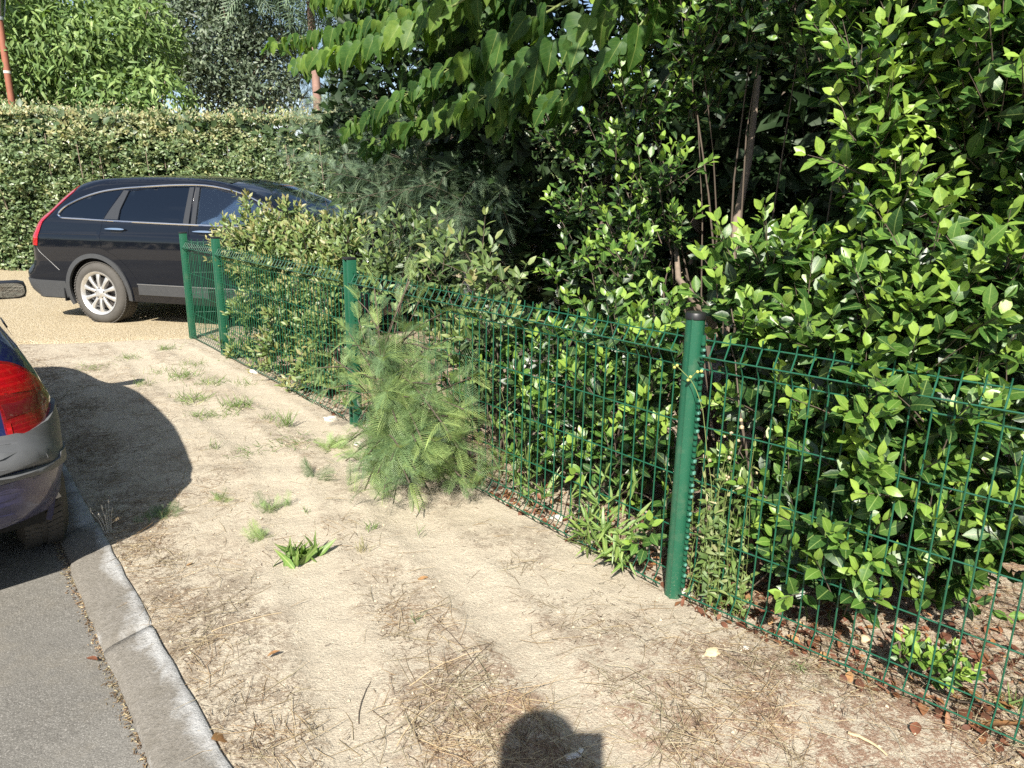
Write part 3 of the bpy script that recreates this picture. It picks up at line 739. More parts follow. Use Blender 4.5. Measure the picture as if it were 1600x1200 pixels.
        rim = dens([(2.44, 1.105), (1.8, 1.106), (1.25, 1.112), (0.80, 1.120), (0.17, 1.132), (-0.10, 1.140), (-0.30, 1.145), (-0.43, 1.152), (-0.478, 1.180), (-0.41, 1.262), (-0.20, 1.362), (0.06, 1.436), (0.33, 1.474), (0.55, 1.490), (0.80, 1.507), (1.05, 1.518), (1.25, 1.520),
                    (1.40, 1.514), (1.56, 1.494), (1.80, 1.444), (2.03, 1.364), (2.26, 1.250), (2.44, 1.130)], 0.03, True, False)
        S.line('window_trim', M['chrome'], root, rim, 0.0095, 0.004, side)
        # wheel arch flares and sill
        for cx in (0.0, FW):
            fo = np.concatenate([arc(cx, ZW, 0.440, -9, 200, 36), arc(cx, ZW, 0.392, 200, -9, 36)])
            S.patch('arch_flare', M['trim_grey'], root, fo, [], 0.016, 0.03, 0.03, side)
        S.patch('sill_trim', M['trim_grey'], root, dens([(0.535, 0.345), (2.12, 0.345), (2.10, 0.455), (0.55, 0.455)], 0.05, False), [], 0.010, 0.02, 0.05, side)
        S.patch('sill_strip', M['chrome'], root, dens([(0.545, 0.457), (2.12, 0.457), (2.12, 0.468), (0.54, 0.468)], 0.05, False), [], 0.014, 0.02, 0.05, side)
        tl = dens([(-0.310, 1.500), (-0.385, 1.462), (-0.52, 1.353), (-0.655, 1.235), (-0.790, 1.110), (-0.862, 0.975), (-0.888, 0.845), (-0.755, 0.840), (-0.728, 0.978), (-0.685, 1.100), (-0.530, 1.254), (-0.340, 1.425)], 0.03, False)
        S.patch('tail_light', M['red'], root, tl, [], 0.006, 0.012, 0.03, side)
        # crease shadow drawn as a dark line; bumper shut line
        S.line('crease_shadow', M['dark_trim'], root, dens([(-0.74, 0.972), (-0.3, 0.976), (0.1, 0.977)], 0.05, True, False), 0.0035, -0.001, side, 5)
        S.line('bumper_seam', M['dark_trim'], root, dens([(-0.77, 0.83), (-0.74, 0.775), (-0.60, 0.66), (-0.50, 0.575)], 0.03, True, False), 0.003, 0.0, side, 5)
        # textured lower bumper
        S.patch('lower_bumper', M['trim_grey'], root, dens([(-0.935, 0.262), (-1.0, 0.33), (-1.036, 0.42), (-1.040, 0.470), (-0.80, 0.455), (-0.44, 0.452), (-0.435, 0.30), (-0.46, 0.262)], 0.03, False), [], 0.010, 0.02, 0.03, side)
        S.patch('headlight', M['clear_lens'], root, dens([(3.02, 0.93), (3.25, 0.90), (3.40, 0.80), (3.38, 0.73), (3.2, 0.74), (3.05, 0.84)], 0.03, False), [], 0.005, 0.01, 0.03, side)
        MB().box((2.30, side*1.0, 1.14), (0.10, 0.20, 0.15), bev=0.035).build('door_mirror', M['paint_black'], root)
        MB().box((-0.475, side*0.80, 0.30), (0.014, 0.20, 0.15), bev=0.004).build('mud_flap', M['dark_trim'], root)
        for cx in (0.0, FW):
            make_wheel(root, cx, side*0.79, ZW, RW, 0.225, 0.237, 10, side=side)
    i_ = lambda lo, hi: contour[(contour[:, 0] >= lo) & (contour[:, 0] <= hi) & (contour[:, 1] > 1.0)]
    rear = contour[(contour[:, 0] < -0.3)]
    S.across('tailgate', M['paint_black'], root, rear[rear[:, 1] > 0.62], 0.05)
    S.across('rear_bumper', M['paint_black'], root, rear[rear[:, 1] <= 0.66], 0.07)
    S.across('rear_window', M['glass_dark'], root, rear[(rear[:, 1] > 1.12) & (rear[:, 1] < 1.46)], 0.05, 0.006, solid=0.004)
    S.across('roof', M['paint_black'], root, i_(-0.32, 1.62), 0.035)
    S.across('windscreen', M['glass'], root, i_(1.60, 2.64), 0.07, -0.004, solid=0.005)
    fr = contour[(contour[:, 0] >= 2.6)]
    S.across('bonnet', M['paint_black'], root, fr[fr[:, 1] > 0.82], 0.05)
    S.across('front_bumper', M['paint_black'], root, fr[fr[:, 1] <= 0.86], 0.10)
    MB().tube([(-0.93, -0.55, 0.265), (-0.72, -0.55, 0.265)], 0.032, 16).build('exhaust', M['exhaust'], root)
    # underbody and inside
    MB().box((1.23, 0, 0.315), (4.3, 1.30, 0.10)).box((-0.62, -0.4, 0.24), (0.28, 0.36, 0.06)).build('underbody', M['under'], root)
    for cx in (0.0, FW):
        MB().tube([(cx, -0.66, ZW), (cx, 0.66, ZW)], 0.05).build('axle', M['under'], root)
        for sd in (-1, 1):
            MB().half([(0.405, sd*0.10), (0.43, -sd*0.17), (0.02, -sd*0.18)], 24, (cx, sd*0.74, ZW)).build('wheel_arch_liner', M['under'], root)
    MB().box((0.95, 0, 0.62), (3.0, 1.56, 0.5)).build('cabin_floor', M['interior'], root)
    for cx in (0.55, 1.55):
        for cy in (-0.40, 0.40):
            m = Matrix.Translation((cx, cy, 0.88)) @ Matrix.Rotation(-0.2, 4, 'Y')
            b = MB().box((0.10, 0, 0.05), (0.5, 0.5, 0.16), bev=0.05, M=m).box((-0.14, 0, 0.28), (0.15, 0.48, 0.50), bev=0.06, M=m).box((-0.18, 0, 0.59), (0.10, 0.26, 0.15), bev=0.045, M=m)
            b.build('seat', M['seat'], root)
    return root
make_suv()

# ---- small navy hatchback at the kerb
def make_hatch():
    u = KU; r = -KN
    O = np.array([-2.185, 1.815])
    root = thing('hatchback_car', 'navy blue hatchback with a faded grey rear bumper parked on the road against the kerb', 'car', (O[0], O[1], RZ), math.atan2(u[1], u[0]))
    RW, ZW, RX, FX = 0.285, 0.283, 0.66, 3.13
    contour = dens([(0.115, 0.305), (0.07, 0.345), (0.035, 0.41), (0.012, 0.50), (0.0, 0.55), (0.008, 0.595), (0.045, 0.618), (0.095, 0.640), (0.118, 0.70), (0.126, 0.80), (0.15, 0.90), (0.205, 1.0), (0.30, 1.105), (0.42, 1.215), (0.55, 1.30), (0.72, 1.355),
                    (1.1, 1.400), (1.5, 1.408), (1.85, 1.385), (2.2, 1.27), (2.5, 1.10), (2.72, 0.985), (2.95, 0.93), (3.3, 0.85), (3.6, 0.73), (3.74, 0.60), (3.76, 0.42), (3.68, 0.22)], 0.03, True, False)
    tumble = [(0.12, 0.72), (0.22, 0.765), (0.34, 0.790), (0.50, 0.805), (0.62, 0.812), (0.72, 0.806), (0.80, 0.785), (0.90, 0.742), (1.0, 0.685), (1.1, 0.625), (1.2, 0.565), (1.3, 0.515), (1.45, 0.44)]
    S = Shell(contour, tumble, lambda p: np.interp(p[:, 0], [0.0, 0.35, 0.9, 2.3, 2.8, 3.76], [0.23, 0.22, 0.09, 0.09, 0.2, 0.25]))
    a1, a2 = arc(FX, ZW, 0.335, -14, 194, 36), arc(RX, ZW, 0.335, -14, 194, 36)
    outl = np.concatenate([contour, a1[::1], dens([(2.79, 0.20), (1.0, 0.20)], 0.05, False, False), a2, dens([(0.325, 0.26), (0.30, 0.315), (0.13, 0.305)], 0.05, False, False)])
    door = dens([(1.22, 1.350), (1.6, 1.352), (1.86, 1.325), (2.15, 1.215), (2.45, 1.03), (2.50, 0.96), (2.56, 0.75), (2.60, 0.56), (2.66, 0.30), (1.22, 0.27), (1.18, 0.6), (1.18, 0.93)], 0.05, False)
    win = dens([(1.28, 1.31), (1.6, 1.312), (1.84, 1.285), (2.1, 1.19), (2.38, 1.00), (2.40, 0.955), (1.27, 0.945)], 0.05, False)
    qw = dens([(1.13, 1.305), (0.92, 1.28), (0.76, 1.215), (0.64, 1.11), (0.58, 1.02), (0.60, 0.97), (1.12, 0.945)], 0.05, True)
    rings = []
    for rr in (0.0012, 0.004, 0.009, 0.017, 0.028, 0.045, 0.07, 0.10, 0.14, 0.18):
        g = np.gradient(contour, axis=0); nn = np.stack([g[:, 1], -g[:, 0]], 1); nn /= np.linalg.norm(nn, axis=1, keepdims=True)
        rings.append((contour+nn*rr)[contour[:, 0] < 1.0])
    rings = np.concatenate(rings)
    cf = dens(contour, 0.004, False, False)
    def cs(z0, z1, dlt=0.0):
        m = (cf[:, 0] < 0.6) & (cf[:, 1] >= z0) & (cf[:, 1] <= z1); c = cf[m]; g = np.gradient(cf, axis=0)[m]
        n = np.stack([g[:, 1], -g[:, 0]], 1); n /= np.linalg.norm(n, axis=1, keepdims=True)
        return (c+n*dlt)[::2]
    for side in (-1, 1):
        S.patch('body_side', M['paint_blue'], root, outl, [door, qw], 0.0, 0.02, 0.04, side, rings)
        dsh = door + unit(door.mean(0)-door)*0.0035
        dr = S.patch('door', M['paint_blue'], root, dsh, [win], 0.001, 0.02, 0.05, side)
        S.patch('window', M['glass_dark'], dr, win, [], -0.006, 0.004, 0.06, side)
        S.patch('handle', M['dark_trim'], dr, dens([(1.27, 0.86), (1.45, 0.86), (1.45, 0.835), (1.27, 0.835)], 0.03, False), [], 0.006, 0.012, 0.02, side)
        S.patch('window', M['glass_dark'], root, qw, [], -0.004, 0.004, 0.06, side)
        # tail light wrapped round the corner: lens zones one inside the other
        lamp = np.concatenate([cs(0.622, 0.878, 0.0100), dens([(0.172, 0.892), (0.215, 0.872), (0.262, 0.812), (0.300, 0.735), (0.320, 0.685), (0.295, 0.672), (0.22, 0.648), (0.15, 0.628)], 0.02, True, False)])
        tl = S.patch('tail_light', M['red_dull'], root, lamp, [], 0.007, 0.012, 0.02, side, rings)
        S.patch('stop_lens', M['red'], tl, np.concatenate([cs(0.770, 0.868, 0.0125), dens([(0.172, 0.880), (0.211, 0.860), (0.252, 0.805), (0.276, 0.762), (0.20, 0.765)], 0.02, False, False)]), [], 0.009, 0.006, 0.02, side, rings)
        S.patch('reversing_lens', M['red_dark'], tl, np.concatenate([cs(0.690, 0.752, 0.0125), dens([(0.19, 0.745), (0.280, 0.742), (0.302, 0.706), (0.20, 0.695)], 0.02, False, False)]), [], 0.009, 0.006, 0.02, side, rings)
        S.patch('indicator_lens', M['red'], tl, np.concatenate([cs(0.632, 0.686, 0.0115), cs(0.632, 0.686, 0.0160)[::-1]]), [], 0.009, 0.006, 0.01, side, rings)
        # bumper: grey upper half, painted lower half
        S.patch('upper_bumper', M['bumper_grey'], root, np.concatenate([cs(0.535, 0.632), dens([(0.12, 0.628), (0.20, 0.645), (0.30, 0.685), (0.37, 0.685), (0.40, 0.60), (0.40, 0.525), (0.22, 0.518), (0.09, 0.526)], 0.02, False, False)]), [], 0.020, 0.03, 0.02, side, rings)
        S.patch('bumper_lip', M['bumper_grey'], root, np.concatenate([cs(0.508, 0.540), dens([(0.10, 0.530), (0.22, 0.522), (0.41, 0.530), (0.41, 0.505), (0.22, 0.496), (0.09, 0.502)], 0.02, False, False)]), [], 0.027, 0.03, 0.02, side, rings)
        S.patch('lower_bumper', M['bumper_blue'], root, np.concatenate([cs(0.308, 0.512), dens([(0.09, 0.508), (0.22, 0.500), (0.40, 0.507), (0.345, 0.45), (0.31, 0.40), (0.26, 0.355), (0.19, 0.318)], 0.02, False, False)]), [], 0.014, 0.03, 0.02, side, rings)
        S.patch('headlight', M['clear_lens'], root, dens([(3.3, 0.80), (3.58, 0.70), (3.70, 0.60), (3.5, 0.60), (3.35, 0.66)], 0.03, False), [], 0.005, 0.01, 0.03, side)
        mm = MB(); 
        m = Matrix.Translation((2.54, side*0.885, 0.875))
        mm.tube([(2.60, side*0.70, 0.86), (2.57, side*0.82, 0.865)], 0.03)
        mm.box((0.02, 0, 0), (0.09, 0.185, 0.115), bev=0.042, M=m)
        mo = mm.build('door_mirror', M['dark_trim'], root)
        gp = MB(); a = np.linspace(0, 2*np.pi, 28)[:-1]
        vs = [gp.bm.verts.new((2.510, side*0.885+0.078*np.sign(math.cos(t))*abs(math.cos(t))**0.6, 0.875+0.043*np.sign(math.sin(t))*abs(math.sin(t))**0.6)) for t in a]
        gp.bm.faces.new(vs if side > 0 else vs[::-1]); bmesh.ops.solidify(gp.bm, geom=gp.bm.faces[:], thickness=0.004)
        gp.build('mirror_glass', M['mirror'], mo)
        for cx in (RX, FX): make_wheel(root, cx, side*0.735, ZW, RW, 0.175, 0.185, 8, side=side)
    S.across('tailgate', M['paint_blue'], root, contour[(contour[:, 0] < 0.62) & (contour[:, 1] > 0.64)], 0.05)
    S.across('rear_window', M['glass_dark'], root, contour[(contour[:, 0] < 0.5) & (contour[:, 1] > 1.0)], 0.05, 0.006, solid=0.004)
    S.across('upper_bumper', M['bumper_grey'], root, cf[(cf[:, 0] < 0.3) & (cf[:, 1] > 0.53) & (cf[:, 1] < 0.636)], 0.05, 0.020, solid=0.03)
    S.across('bumper_lip', M['bumper_grey'], root, cf[(cf[:, 0] < 0.3) & (cf[:, 1] > 0.505) & (cf[:, 1] < 0.54)], 0.05, 0.027, solid=0.03)
    S.across('lower_bumper', M['bumper_blue'], root, cf[(cf[:, 0] < 0.3) & (cf[:, 1] < 0.51) & (cf[:, 1] > 0.304)], 0.05, 0.014, solid=0.03)
    top = contour[contour[:, 1] > 0.9]
    S.across('roof', M['paint_blue'], root, top[(top[:, 0] > 0.55) & (top[:, 0] < 1.9)], 0.03)
    S.across('windscreen', M['glass'], root, top[(top[:, 0] > 1.86) & (top[:, 0] < 2.75)], 0.06, -0.004, solid=0.005)
    S.across('bonnet', M['paint_blue'], root, contour[(contour[:, 0] > 2.7) & (contour[:, 1] > 0.60)], 0.05)
    S.across('front_bumper', M['bumper_blue'], root, contour[(contour[:, 0] > 3.5) & (contour[:, 1] < 0.63)], 0.08)
    MB().box((1.9, 0, 0.24), (3.3, 1.15, 0.09)).build('underbody', M['under'], root)
    for cx in (RX, FX):
        MB().tube([(cx, -0.6, ZW), (cx, 0.6, ZW)], 0.04).build('axle', M['under'], root)
        for sd in (-1, 1):
            MB().half([(0.335, sd*0.08), (0.355, -sd*0.17), (0.02, -sd*0.18)], 24, (cx, sd*0.66, ZW)).build('wheel_arch_liner', M['under'], root)
    MB().box((1.55, 0, 0.52), (2.0, 1.36, 0.45)).build('cabin_floor', M['interior'], root)
    for cx in (0.95, 1.75):
        for cy in (-0.35, 0.35):
            m = Matrix.Translation((cx, cy, 0.72)) @ Matrix.Rotation(-0.2, 4, 'Y')
            MB().box((0.10, 0, 0.05), (0.5, 0.46, 0.15), bev=0.05, M=m).box((-0.14, 0, 0.26), (0.14, 0.44, 0.45), bev=0.06, M=m).box((-0.18, 0, 0.55), (0.09, 0.25, 0.14), bev=0.04, M=m).build('seat', M['seat'], root)
    # towing eye cover in the painted bumper
    return root
make_hatch()

# ------------------------------------------------------------------ fence
ZH = [-0.012, 0.038, 0.088, 0.265, 0.465, 0.665, 0.865, 0.915, 0.965]
OFFH = [0, 0.030, 0, 0, 0, 0, 0, 0.030, 0]
def tube_np(pts, r, n=6):
    b = MB().tube(pts, r, n); return b
VW = tube_np([(0, 0, -0.018), (0, 0, -0.006), (0, -0.028, 0.034), (0, -0.030, 0.038), (0, -0.028, 0.042), (0, 0, 0.088), (0, 0, 0.30), (0, 0, 0.865), (0, -0.028, 0.911), (0, -0.030, 0.915), (0, -0.028, 0.919), (0, 0, 0.965), (0, 0, 0.992)], 0.0027, 6).mesh('vertical_wire', M['fence'])
HWC = {}
def panel(p0, d, L, label, z=0.0, flip=False):
    root = thing('wire_fence', label, 'fence', (p0[0], p0[1], z), math.atan2(d[1], d[0]), 'green welded wire fences between the posts')
    k = int(L/0.0545); x0 = (L-(k-1)*0.0545)/2
    sg = -1 if flip else 1
    for i in range(k):
        o = bpy.data.objects.new('vertical_wire', VW); o.location = (x0+i*0.0545, 0, 0); o.scale = (1, sg, 1); link(o, root)
    key = round(L, 3)
    if key not in HWC: HWC[key] = tube_np([(0, 0, 0), (L/2, 0, 0), (L, 0, 0)], 0.0027, 6).mesh('horizontal_wire', M['fence'])
    for zz, of in zip(ZH, OFFH):
        o = bpy.data.objects.new('horizontal_wire', HWC[key]); o.location = (0, sg*(0.0048 if of == 0 else -of-0.0048), zz); link(o, root)
    return root
def round_post(p, label, rz=0):
    root = thing('fence_post', label, 'fence post', (p[0], p[1], 0), rz, 'green fence posts')
    H = 1.045
    prof = []
    bm = MB(); n = 36; rings = []
    for zz, sc_ in ((-0.12, 1), (0.0, 1), (0.35, 1), (0.7, 1), (H, 1)):
        ring = []
        for k in range(n):
            a = 2*math.pi*k/n; rr = 0.031 + (0.0035 if abs(((math.degrees(a)+60) % 120)-60) < 9 else 0)
            ring.append(bm.bm.verts.new((rr*math.cos(a), rr*math.sin(a), zz)))
        rings.append(ring)
    for i in range(len(rings)-1):
        for k in range(n): bm.bm.faces.new((rings[i][k], rings[i][(k+1) % n], rings[i+1][(k+1) % n], rings[i+1][k]))
    bm.bm.faces.new(rings[-1])
    bm.build('post_tube', M['post'], root, True, 50)
    MB().lathe([(0.0325, H-0.014), (0.0345, H-0.012), (0.0345, H+0.004), (0.031, H+0.009), (0.0, H+0.009)], 32, 'Z').build('cap', M['cap'], root)
    for sgn, dd in ((1, FD2), (-1, FD1)):
        a = math.atan2(dd[1], dd[0])
        if sgn == 1:
            b = MB(); c = MB()
            for z0 in np.arange(0.05, 0.96, 0.022):
                j = random.random()
                b.box((0.0405, -0.003, z0), (0.012, 0.010+0.006*j, 0.011), bev=0.002)
                if j > 0.4: c.box((0.046+0.003*j, -0.008, z0+0.006*j), (0.008, 0.008+0.005*j, 0.006+0.006*j), bev=0.0025)
            b.box((0.036, 0.004, 0.51), (0.012, 0.006, 0.94))
            o = b.build('notched_strip', M['fence'], root); o.rotation_euler = (0, 0, a-rz)
            o = c.build('clip_teeth', M['clip'], root); o.rotation_euler = (0, 0, a-rz); o['kind'] = 'stuff'
    return root
def slot_post(p, rz, label, H=1.05):
    root = thing('fence_post', label, 'fence post', (p[0], p[1], 0), rz, 'green fence posts')
    MB().box((0, 0.0, H/2-0.05), (0.030, 0.012, H+0.1), bev=0.002).build('post_bar', M['post'], root)
    MB().box((0.026, 0.0, H/2-0.05), (0.020, 0.058, H+0.1), bev=0.004).build('post_flange', M['post'], root)
    MB().box((-0.026, 0.0, H/2-0.05), (0.020, 0.058, H+0.1), bev=0.004).build('post_flange', M['post'], root)
    MB().box((0, 0.0, H+0.006), (0.076, 0.062, 0.014), bev=0.003).build('cap', M['cap'], root)
    for s in (-1, 1):
        b = MB()
        for z0 in np.arange(0.04, 0.98, 0.024): b.box((s*0.037, 0.004, z0), (0.010, 0.012, 0.012))
        b.box((s*0.034, 0.010, 0.5), (0.006, 0.006, 0.96))
        b.build('notched_strip', M['fence'], root)
    return root
round_post(FA, 'tall round green post with a black cap and a frayed strip, nearest of the fence')
a1 = math.atan2(-FD1[1], -FD1[0])
PM = FA + FD1*2.535
slot_post(PM, a1, 'slotted green post half hidden by feathery bushes midway along the fence')
slot_post(FB, a1, 'slotted green post where the short end panel meets the long fence')
END = FB + FD1*1.02
slot_post(END, a1, 'outermost green post at the corner of the gravel drive')
panel(PM - FD1*0.035, -FD1, 2.465, 'mesh panel just left of the round post, over the bamboo shoots')
panel(FB - FD1*0.035, -FD1, 2.465, 'mesh panel in the middle of the fence, with the bronze leaved bush behind it')
panel(END - FD1*0.035, -FD1, 0.95, 'short narrow mesh panel at the drive end of the fence')
panel(FA + FD2*0.045, FD2, 2.465, 'large mesh panel right of the round post with laurel leaves pushing through')
SD = unit(np.array([0.95, 0.31]))
panel(END + SD*0.04, SD, 2.465, 'mesh panel running back along the drive edge behind the end post')

# ------------------------------------------------------------------ plants: leaf shapes
def leaf_tpl(stations, widths, fold=0.25, droop=0.15, wave=0.0):
    """a leaf blade along +Y of length 1: rows of left, rib, right points"""
    V = [(0, 0, 0)]; rib = [0.0]; rows = []
    for t, w in zip(stations, widths):
        z = -droop*t*t
        b = len(V); V += [(-w, t, z+fold*w+wave*math.sin(9*t)*w), (0, t, z), (w, t, z+fold*w-wave*math.sin(9*t)*w)]; rib += [1, 0, 1]; rows.append(b)
    V.append((0, 1, -droop)); rib.append(0.0); tip = len(V)-1
    F = [(0, rows[0]+1, rows[0]), (0, rows[0]+2, rows[0]+1)]
    for a, b in zip(rows[:-1], rows[1:]):
        F += [(a, a+1, b+1), (a, b+1, b), (a+1, a+2, b+2), (a+1, b+2, b+1)]
    a = rows[-1]; F += [(a, a+1, tip), (a+1, a+2, tip)]
    return np.array(V, float), np.array(F), np.array(rib, float)
T = {}
T['laurel'] = [leaf_tpl([0.10, 0.32, 0.60, 0.85], [0.10, 0.235, 0.245, 0.12], f, d, w) for f, d, w in ((0.30, 0.10, 0.02), (0.20, 0.24, 0.04), (0.42, 0.02, 0.0), (0.12, 0.34, 0.05))]
T['ovate'] = [leaf_tpl([0.15, 0.5, 0.82], [0.14, 0.22, 0.11], f, d) for f, d in ((0.3, 0.1), (0.15, 0.25), (0.45, 0.0))]
T['small'] = [leaf_tpl([0.45], [0.24], f, d) for f, d in ((0.3, 0.1), (0.1, 0.3), (0.5, 0.0))]
T['long'] = [leaf_tpl([0.2, 0.6], [0.12, 0.10], f, d) for f, d in ((0.3, 0.25), (0.2, 0.45))]
T['blade'] = [leaf_tpl([0.10, 0.35, 0.70], [0.055, 0.085, 0.05], f, d) for f, d in ((0.3, 0.12), (0.2, 0.35), (0.35, 0.0))]
T['grass'] = [leaf_tpl([0.3, 0.7], [0.022, 0.016], 0.3, d) for d in (0.1, 0.35, 0.6)]
def lobed(right, left, droop, fold):
    """large mulberry leaf: broad base, pointed tip, deep side lobes"""
    out = [(0.0, 0.0), (0.10, -0.06), (0.24, -0.03), (0.34, 0.10)]
    out += [(0.40, 0.27), (0.36, 0.36), (0.19, 0.38), (0.16, 0.46), (0.26, 0.56), (0.24, 0.70), (0.12, 0.86)] if right else [(0.37, 0.25), (0.36, 0.42), (0.30, 0.58), (0.21, 0.74), (0.10, 0.89)]
    tip = [(0.0, 1.0)]
    lo = [(0.0, 0.0), (0.10, -0.06), (0.24, -0.03), (0.34, 0.10)]
    lo += [(0.40, 0.27), (0.36, 0.36), (0.19, 0.38), (0.16, 0.46), (0.26, 0.56), (0.24, 0.70), (0.12, 0.86)] if left else [(0.37, 0.25), (0.36, 0.42), (0.30, 0.58), (0.21, 0.74), (0.10, 0.89)]
    oL = [(-x, y) for x, y in lo[1:]][::-1]
    pts = out + tip + oL
    oc = np.array(pts)
    ribs = [(0.0, y) for y in (0.15, 0.3, 0.45, 0.6, 0.75, 0.9)]
    extra = []
    for sx in (-1, 1):
        for f in (0.35, 0.7): extra.append((sx*0.30*f, 0.27*f+0.02)); extra.append((sx*0.12*f/0.7, 0.45+0.2*f))
    P = [tuple(p) for p in oc]; n = len(P); E = [(i, (i+1) % n) for i in range(n)]
    g = np.array(ribs+extra); g = g[inside(oc, g)]
    v, e, f, *_ = delaunay_2d_cdt([Vector(p) for p in P+[tuple(q) for q in g]], E, [], 0, 1e-5)
    v = np.array([tuple(q) for q in v]); f = np.array([t for t in f if len(t) == 3]); f = f[inside(oc, v[f].mean(1))]
    a = v[f]; ar = np.cross(a[:, 1]-a[:, 0], a[:, 2]-a[:, 0]); f[ar < 0] = f[ar < 0][:, ::-1]
    x, y = v[:, 0], v[:, 1]
    z = -droop*y*y + fold*np.abs(x)*0.7 - 0.5*droop*x*x + 0.03*np.sin(11*y+4*np.abs(x))*np.abs(x)*4
    rib = np.minimum(1, np.minimum(np.abs(x)*2.2, np.abs(np.abs(x)*0.9-y+0.0)*1.4+(np.abs(x) > 0.31)*0.3))
    return np.stack([x, y, z], 1), f, rib
T['mulberry'] = [lobed(1, 1, 0.25, 0.35), lobed(1, 1, 0.5, 0.55), lobed(1, 0, 0.55, 0.25), lobed(0, 1, 0.3, 0.6), lobed(0, 0, 0.6, 0.4), lobed(1, 1, 0.1, 0.15)]
def frond_tpl(npair, comb, L=0.30, droop=0.25, seed=0):
    """a feathery mimosa frond along +Y of length 1: a midrib with pairs of pinnae; each pinna a comb of leaflet strips"""
    rg = np.random.default_rng(seed); V = []; F = []; rib = []
    def quad(p, d, w, n):
        s = unit(np.cross(d, n))*w/2; b = len(V)
        V.extend([p-s, p+s, p+d+s*0.5, p+d-s*0.5]); F.extend([(b, b+1, b+2), (b, b+2, b+3)]); rib.extend([1]*4)
    def mid(t): return np.array([0.03*math.sin(3*t), t, -droop*t*t])
    for k in range(5): quad(mid(k/5), mid((k+1)/5)-mid(k/5), 0.016, np.array([0, 0, 1.0]))
    for i in range(npair):
        t = 0.10+0.88*i/(npair-1); l = L*(math.sin(math.pi*min(0.12+0.80*t, 1))**0.7)*rg.uniform(0.85, 1.1)
        for sx in (-1, 1):
            d = unit(np.array([sx*1.0, 0.75+0.6*t, 0.22-0.5*droop*t+rg.normal(0, 0.08)])); p = mid(t)
            if comb == 0: quad(p, d*l*0.55, 0.023, np.array([0, 0, 1.0])); quad(p+d*l*0.55, unit(d+[0, 0.22, -0.3*droop])*l*0.45, 0.017, np.array([0, 0, 1.0]))
            else:
                quad(p, d*l, 0.007, np.array([0, 0, 1.0]))
                up = np.array([0, 0, 1.0]); sd = unit(np.cross(d, up))
                for j in range(comb):
                    q = p+d*l*(0.08+0.90*j/comb); ll = 0.046*(1-0.4*j/comb)
                    for s2 in (-1, 1): quad(q, (unit(sd*s2+d*0.55)*ll), 0.0105, up)
    return np.array(V), np.array(F), np.array(rib, float)
T['frond'] = [frond_tpl(13, 0, 0.50, d, i) for i, d in enumerate((0.05, 0.2, 0.35, 0.55))]
T['frond_far'] = [frond_tpl(11, 0, 0.30, d, i) for i, d in enumerate((0.2, 0.45, 0.8))]

def frames(d, n):
    """rotation matrices whose Y is the leaf direction and Z its face"""
    y = unit(d); z = n-(n*y).sum(-1, keepdims=True)*y
    z = unit(z+1e-6); x = np.cross(y, z)
    return np.stack([x, y, z], -1)
class Leaves:
    def __init__(s): s.p = []; s.d = []; s.n = []; s.l = []; s.w = []; s.t = []
    def add(s, p, d, n, l, w, t):
        p = np.asarray(p, float).reshape(-1, 3); k = len(p)
        s.p.append(p); s.d.append(np.broadcast_to(d, (k, 3))); s.n.append(np.broadcast_to(n, (k, 3)))
        s.l.append(np.broadcast_to(l, (k,))); s.w.append(np.broadcast_to(w, (k,))); s.t.append(np.broadcast_to(t, (k,)))
    def get(s): return [np.concatenate(a) for a in (s.p, s.d, s.n, s.l, s.w, s.t)]
def scatter_mesh(tpls, var, P, R, L, Wd, tint):
    VV = []; FF = []; TT = []; LU = []; LV = []; b = 0
    for k, (tv, tf, tr) in enumerate(tpls):
        m = var == k
        if not m.any(): continue
        n = m.sum(); loc = tv[None]*np.stack([Wd[m], L[m], (L[m]+Wd[m])/2], 1)[:, None, :]
        g = np.einsum('nij,nkj->nki', R[m], loc)+P[m][:, None, :]
        VV.append(g.reshape(-1, 3)); FF.append((tf[None]+(np.arange(n)*len(tv))[:, None, None]+b).reshape(-1, 3))
        TT.append(np.repeat(tint[m], len(tv))); LU.append(np.tile(tv[:, 0], n)); LV.append(np.tile(tv[:, 1], n)); b += n*len(tv)
    return np.concatenate(VV), np.concatenate(FF), {'tint': np.concatenate(TT), 'lu': np.concatenate(LU), 'lv': np.concatenate(LV)}
def prisms(P0, P1, r0, r1):
    P0 = np.asarray(P0, float); P1 = np.asarray(P1, float); n = len(P0); d = unit(P1-P0)
    a = unit(np.cross(d, np.where(np.abs(d[:, 2:3]) < 0.9, [[0, 0, 1.0]], [[1.0, 0, 0]]))); b = np.cross(d, a)
    r0 = np.broadcast_to(r0, (n,))[:, None]; r1 = np.broadcast_to(r1, (n,))[:, None]; V = []
    for k in range(3):
        c, s = math.cos(2.094*k), math.sin(2.094*k); V.append(P0+(a*c+b*s)*r0)
    for k in range(3):
        c, s = math.cos(2.094*k), math.sin(2.094*k); V.append(P1+(a*c+b*s)*r1)
    V = np.stack(V, 1).reshape(-1, 3)
    f = np.array([(0, 1, 4), (0, 4, 3), (1, 2, 5), (1, 5, 4), (2, 0, 3), (2, 3, 5)])
    return V, (f[None]+(np.arange(n)*6)[:, None, None]).reshape(-1, 3)
PLANTS = []          # every plant waits here until all leaves are known, then the leaves that show largest become objects
